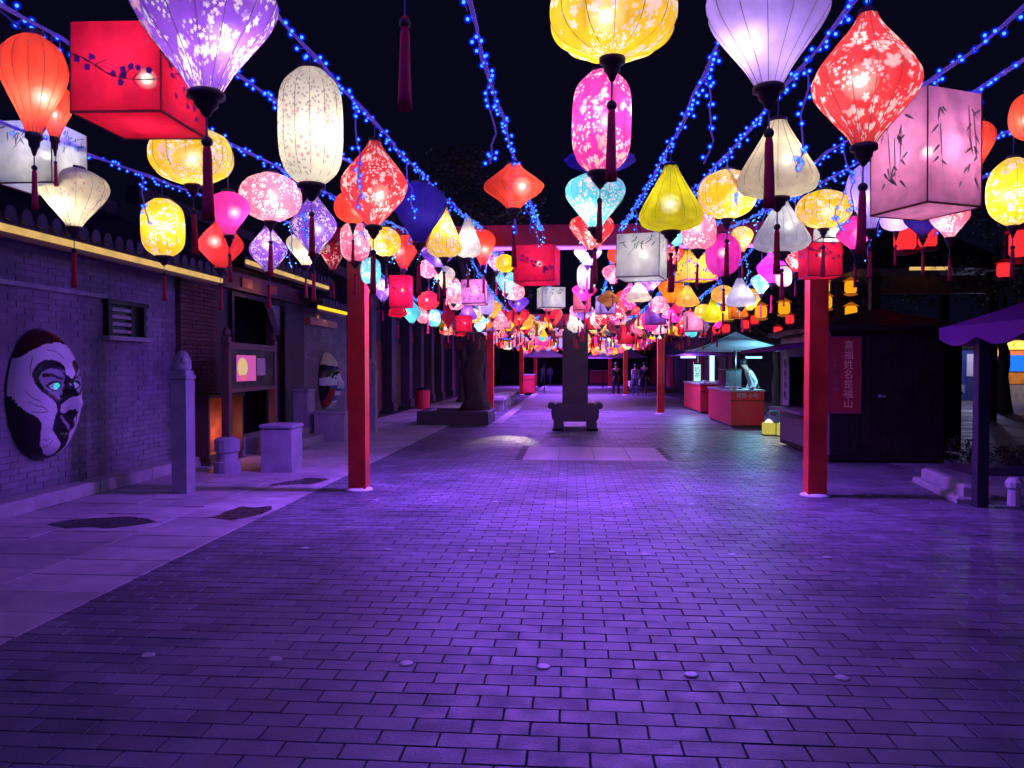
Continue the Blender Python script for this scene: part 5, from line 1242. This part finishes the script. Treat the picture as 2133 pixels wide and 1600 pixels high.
for k, (x, y, ht) in enumerate(((-4.6, 33, 5.5), (-5.2, 44, 6), (1.5, 84, 6.5), (-6.0, 84, 6.5), (9, 84, 6))):
    tree(['tall dark tree beyond the benches on the left', 'tall dark tree far down the left side', 'dark tree closing the end of the street', 'dark tree at the far left end of the street', 'dark tree at the far right end of the street'][k],
         x, y, 0, .25, ht*.5, [(-1.2, .2, ht*.75, 1.9, 1.6, 1.2), (1.2, -.4, ht*.8, 1.9, 1.6, 1.2), (0, .5, ht*1.05, 1.8, 1.6, 1.3)], 60+k, .2, 900)
eb = thing('end_building', 'dark low building closing the far end of the street', 'building', (0, 76, 0))
MB().box(-7, -2.2, 0, 6, 0, 3.4).box(1.2, 9, 0, 6, 0, 3.4).box(-2.2, 1.2, 0, 6, 2.5, 3.4).box(-2.2, 1.2, 5.8, 6, 0, 2.5).build('wall', M_DSTONE, eb)
MB().prism([(-.6, 3.4), (3, 4.6), (6.6, 3.4)], 'x', -7.4, 9.4).build('roof', M_TILE, eb, fix=True)
rb_ = thing('shop_row', 'dark row of shops behind the stalls on the right', 'building', (9.5, 46, 0))
MB().box(-2.5, 3, -12, 28, 0, 3.2).build('wall', M_DSTONE, rb_); MB().prism([(-3, 3.2), (0, 4.4), (3.4, 3.2)], 'y', -12.4, 28.4).build('roof', M_TILE, rb_, fix=True)
for k in range(6): MB().box(-2.56, -2.5, -11+6*k, -7.4+6*k, .1, 2.3).build('shutter', [M_BLACK, M_MAROON][k % 2], rb_)
# ================================================================ PEOPLE
def skin_mesh(name, joints, edges, m, parent, sub=1, root=0):
    me = bpy.data.meshes.new(name); me.from_pydata([j[:3] for j in joints], edges, []); me.materials.append(m)
    o = put(name, me, parent)
    o.modifiers.new('Skin', 'SKIN'); s = o.modifiers.new('Sub', 'SUBSURF'); s.levels = sub; s.render_levels = sub
    lay = me.skin_vertices[0] if me.skin_vertices else None
    if lay is None:
        bm = bmesh.new(); bm.from_mesh(me); bm.verts.layers.skin.verify(); bm.to_mesh(me); bm.free(); lay = me.skin_vertices[0]
    for i, j in enumerate(joints):
        r = j[3] if isinstance(j[3], tuple) else (j[3], j[3]); lay.data[i].radius = r; lay.data[i].use_root = (i == root)
    for p in me.polygons: p.use_smooth = True
    return o
SKIN = mat('skin', (.5, .3, .22), .55, var=.08)
HAIR = mat('black_hair', (.012, .01, .012), .5, var=.2)
def person(label, x, y, rot, h, top, trousers, stride=.18, lean=0., arm=(.12, .0), grp='people in the street', z=0, bag=None):
    t = thing('person', label, 'person', (x, y, z), grp, rot); k = h/1.7
    L = lean
    def sp(zz): return L*max(0, zz-.9)**1.2     # lean forward (-y)
    J = [(0, -sp(.95), .95, (.13, .10)), (0, -sp(1.15), 1.15, (.125, .09)), (0, -sp(1.36), 1.36, (.15, .095)), (0, -sp(1.47), 1.47, .05), (0, -sp(1.56)-.01, 1.555, (.075, .09)), (0, -sp(1.66)-.005, 1.645, (.07, .085)),
         (.09, -sp(.9), .88, .085), (.10, -stride*.55, .48, .058), (.10, -stride+.04, .09, .04), (.10, -stride-.11, .04, .035),
         (-.09, -sp(.9), .88, .085), (-.10, stride*.35, .48, .058), (-.10, stride+.04, .10, .04), (-.10, stride-.10, .04, .035),
         (.19, -sp(1.4), 1.40, .052), (.22, -sp(1.15)+arm[0], 1.13, .04), (.21, -sp(.95)+arm[0]-arm[1]-.06, .90, .03), (.21, -sp(.95)+arm[0]-arm[1]-.09, .80, .028),
         (-.19, -sp(1.4), 1.40, .052), (-.22, -sp(1.15)-arm[0], 1.13, .04), (-.21, -sp(.95)-arm[0]-arm[1]-.06, .90, .03), (-.21, -sp(.95)-arm[0]-arm[1]-.09, .80, .028)]
    E = [(0, 1), (1, 2), (2, 3), (3, 4), (4, 5), (0, 6), (6, 7), (7, 8), (8, 9), (0, 10), (10, 11), (11, 12), (12, 13), (2, 14), (14, 15), (15, 16), (16, 17), (2, 18), (18, 19), (19, 20), (20, 21)]
    sc = lambda J_, f=1.: [(a*k, b*k, c*k, tuple(q*k*f for q in r) if isinstance(r, tuple) else r*k*f) for a, b, c, r in J_]
    skin_mesh('body', sc(J), E, SKIN, t)
    Jt = [J[i] for i in (0, 1, 2, 14, 15, 16, 18, 19, 20)]; Jt[0] = (0, J[0][1], .86, (.15, .115))
    skin_mesh('jacket', sc(Jt, 1.16), [(0, 1), (1, 2), (2, 3), (3, 4), (4, 5), (2, 6), (6, 7), (7, 8)], top, t)
    Jl = [J[i] for i in (0, 6, 7, 8, 10, 11, 12)]
    skin_mesh('trousers', sc(Jl, 1.18), [(0, 1), (1, 2), (2, 3), (0, 4), (4, 5), (5, 6)], trousers, t)
    hd_ = Vector((0, -sp(1.64)*k+.022*k, 1.655*k))
    hm_ = MB().ico(hd_, .098*k, 0, 2)
    hm_.v = [(vx*1.0, vy, vz if vz > hd_.z-.03 else hd_.z-.03+(vz-hd_.z+.03)*.9) for vx, vy, vz in hm_.v]
    hm_.build('hair', HAIR, t, smooth=True)
    fc = MB()
    for s in (-1, 1): fc.ico((s*.03*k, hd_.y-.105*k, 1.60*k), .009*k, 0, 0)
    fc.build('eyes', HAIR, t)
    if bag: MB().box(-.06, .06, -.14, .14, 0, .28, ch=.02).build('bag', bag, t, loc=(.29*k, -.05, .52*k))
    return t
JB = mat('black_jacket', (.012, .012, .016), .8, var=.2); JW = mat('white_coat', (.75, .74, .76), .7, var=.08); JL = mat('lilac_jacket', (.35, .3, .5), .8, var=.15)
TD = mat('dark_trousers', (.03, .03, .05), .8, var=.2); TJ = mat('blue_jeans', (.12, .16, .32), .8, var=.2); BW = mat('white_bag', (.75, .73, .7), .6, var=.05)
person('person in black walking alone just right of the dark pillar', 2.36, 40.3, .2, 1.68, JB, TD)
person('person in lilac jacket and jeans walking beside a person in black', 3.42, 41.0, pi+.2, 1.62, JL, TJ, bag=BW)
person('person in dark coat with white bag walking beside the lilac jacket', 3.95, 41.6, pi-.1, 1.74, JB, TD, bag=BW)
person('person in pale coat far down the street, left of a pair', -2.4, 67, .4, 1.65, JL, JL)
person('person in pale coat far down the street, right of a pair', -1.8, 67.3, -.3, 1.6, JL, TJ)
person('person in white coat leaning forward behind the bright red counter', 5.05, 21.3, -1.5, 1.7, JW, TD, stride=.02, lean=.55, arm=(.03, .12))
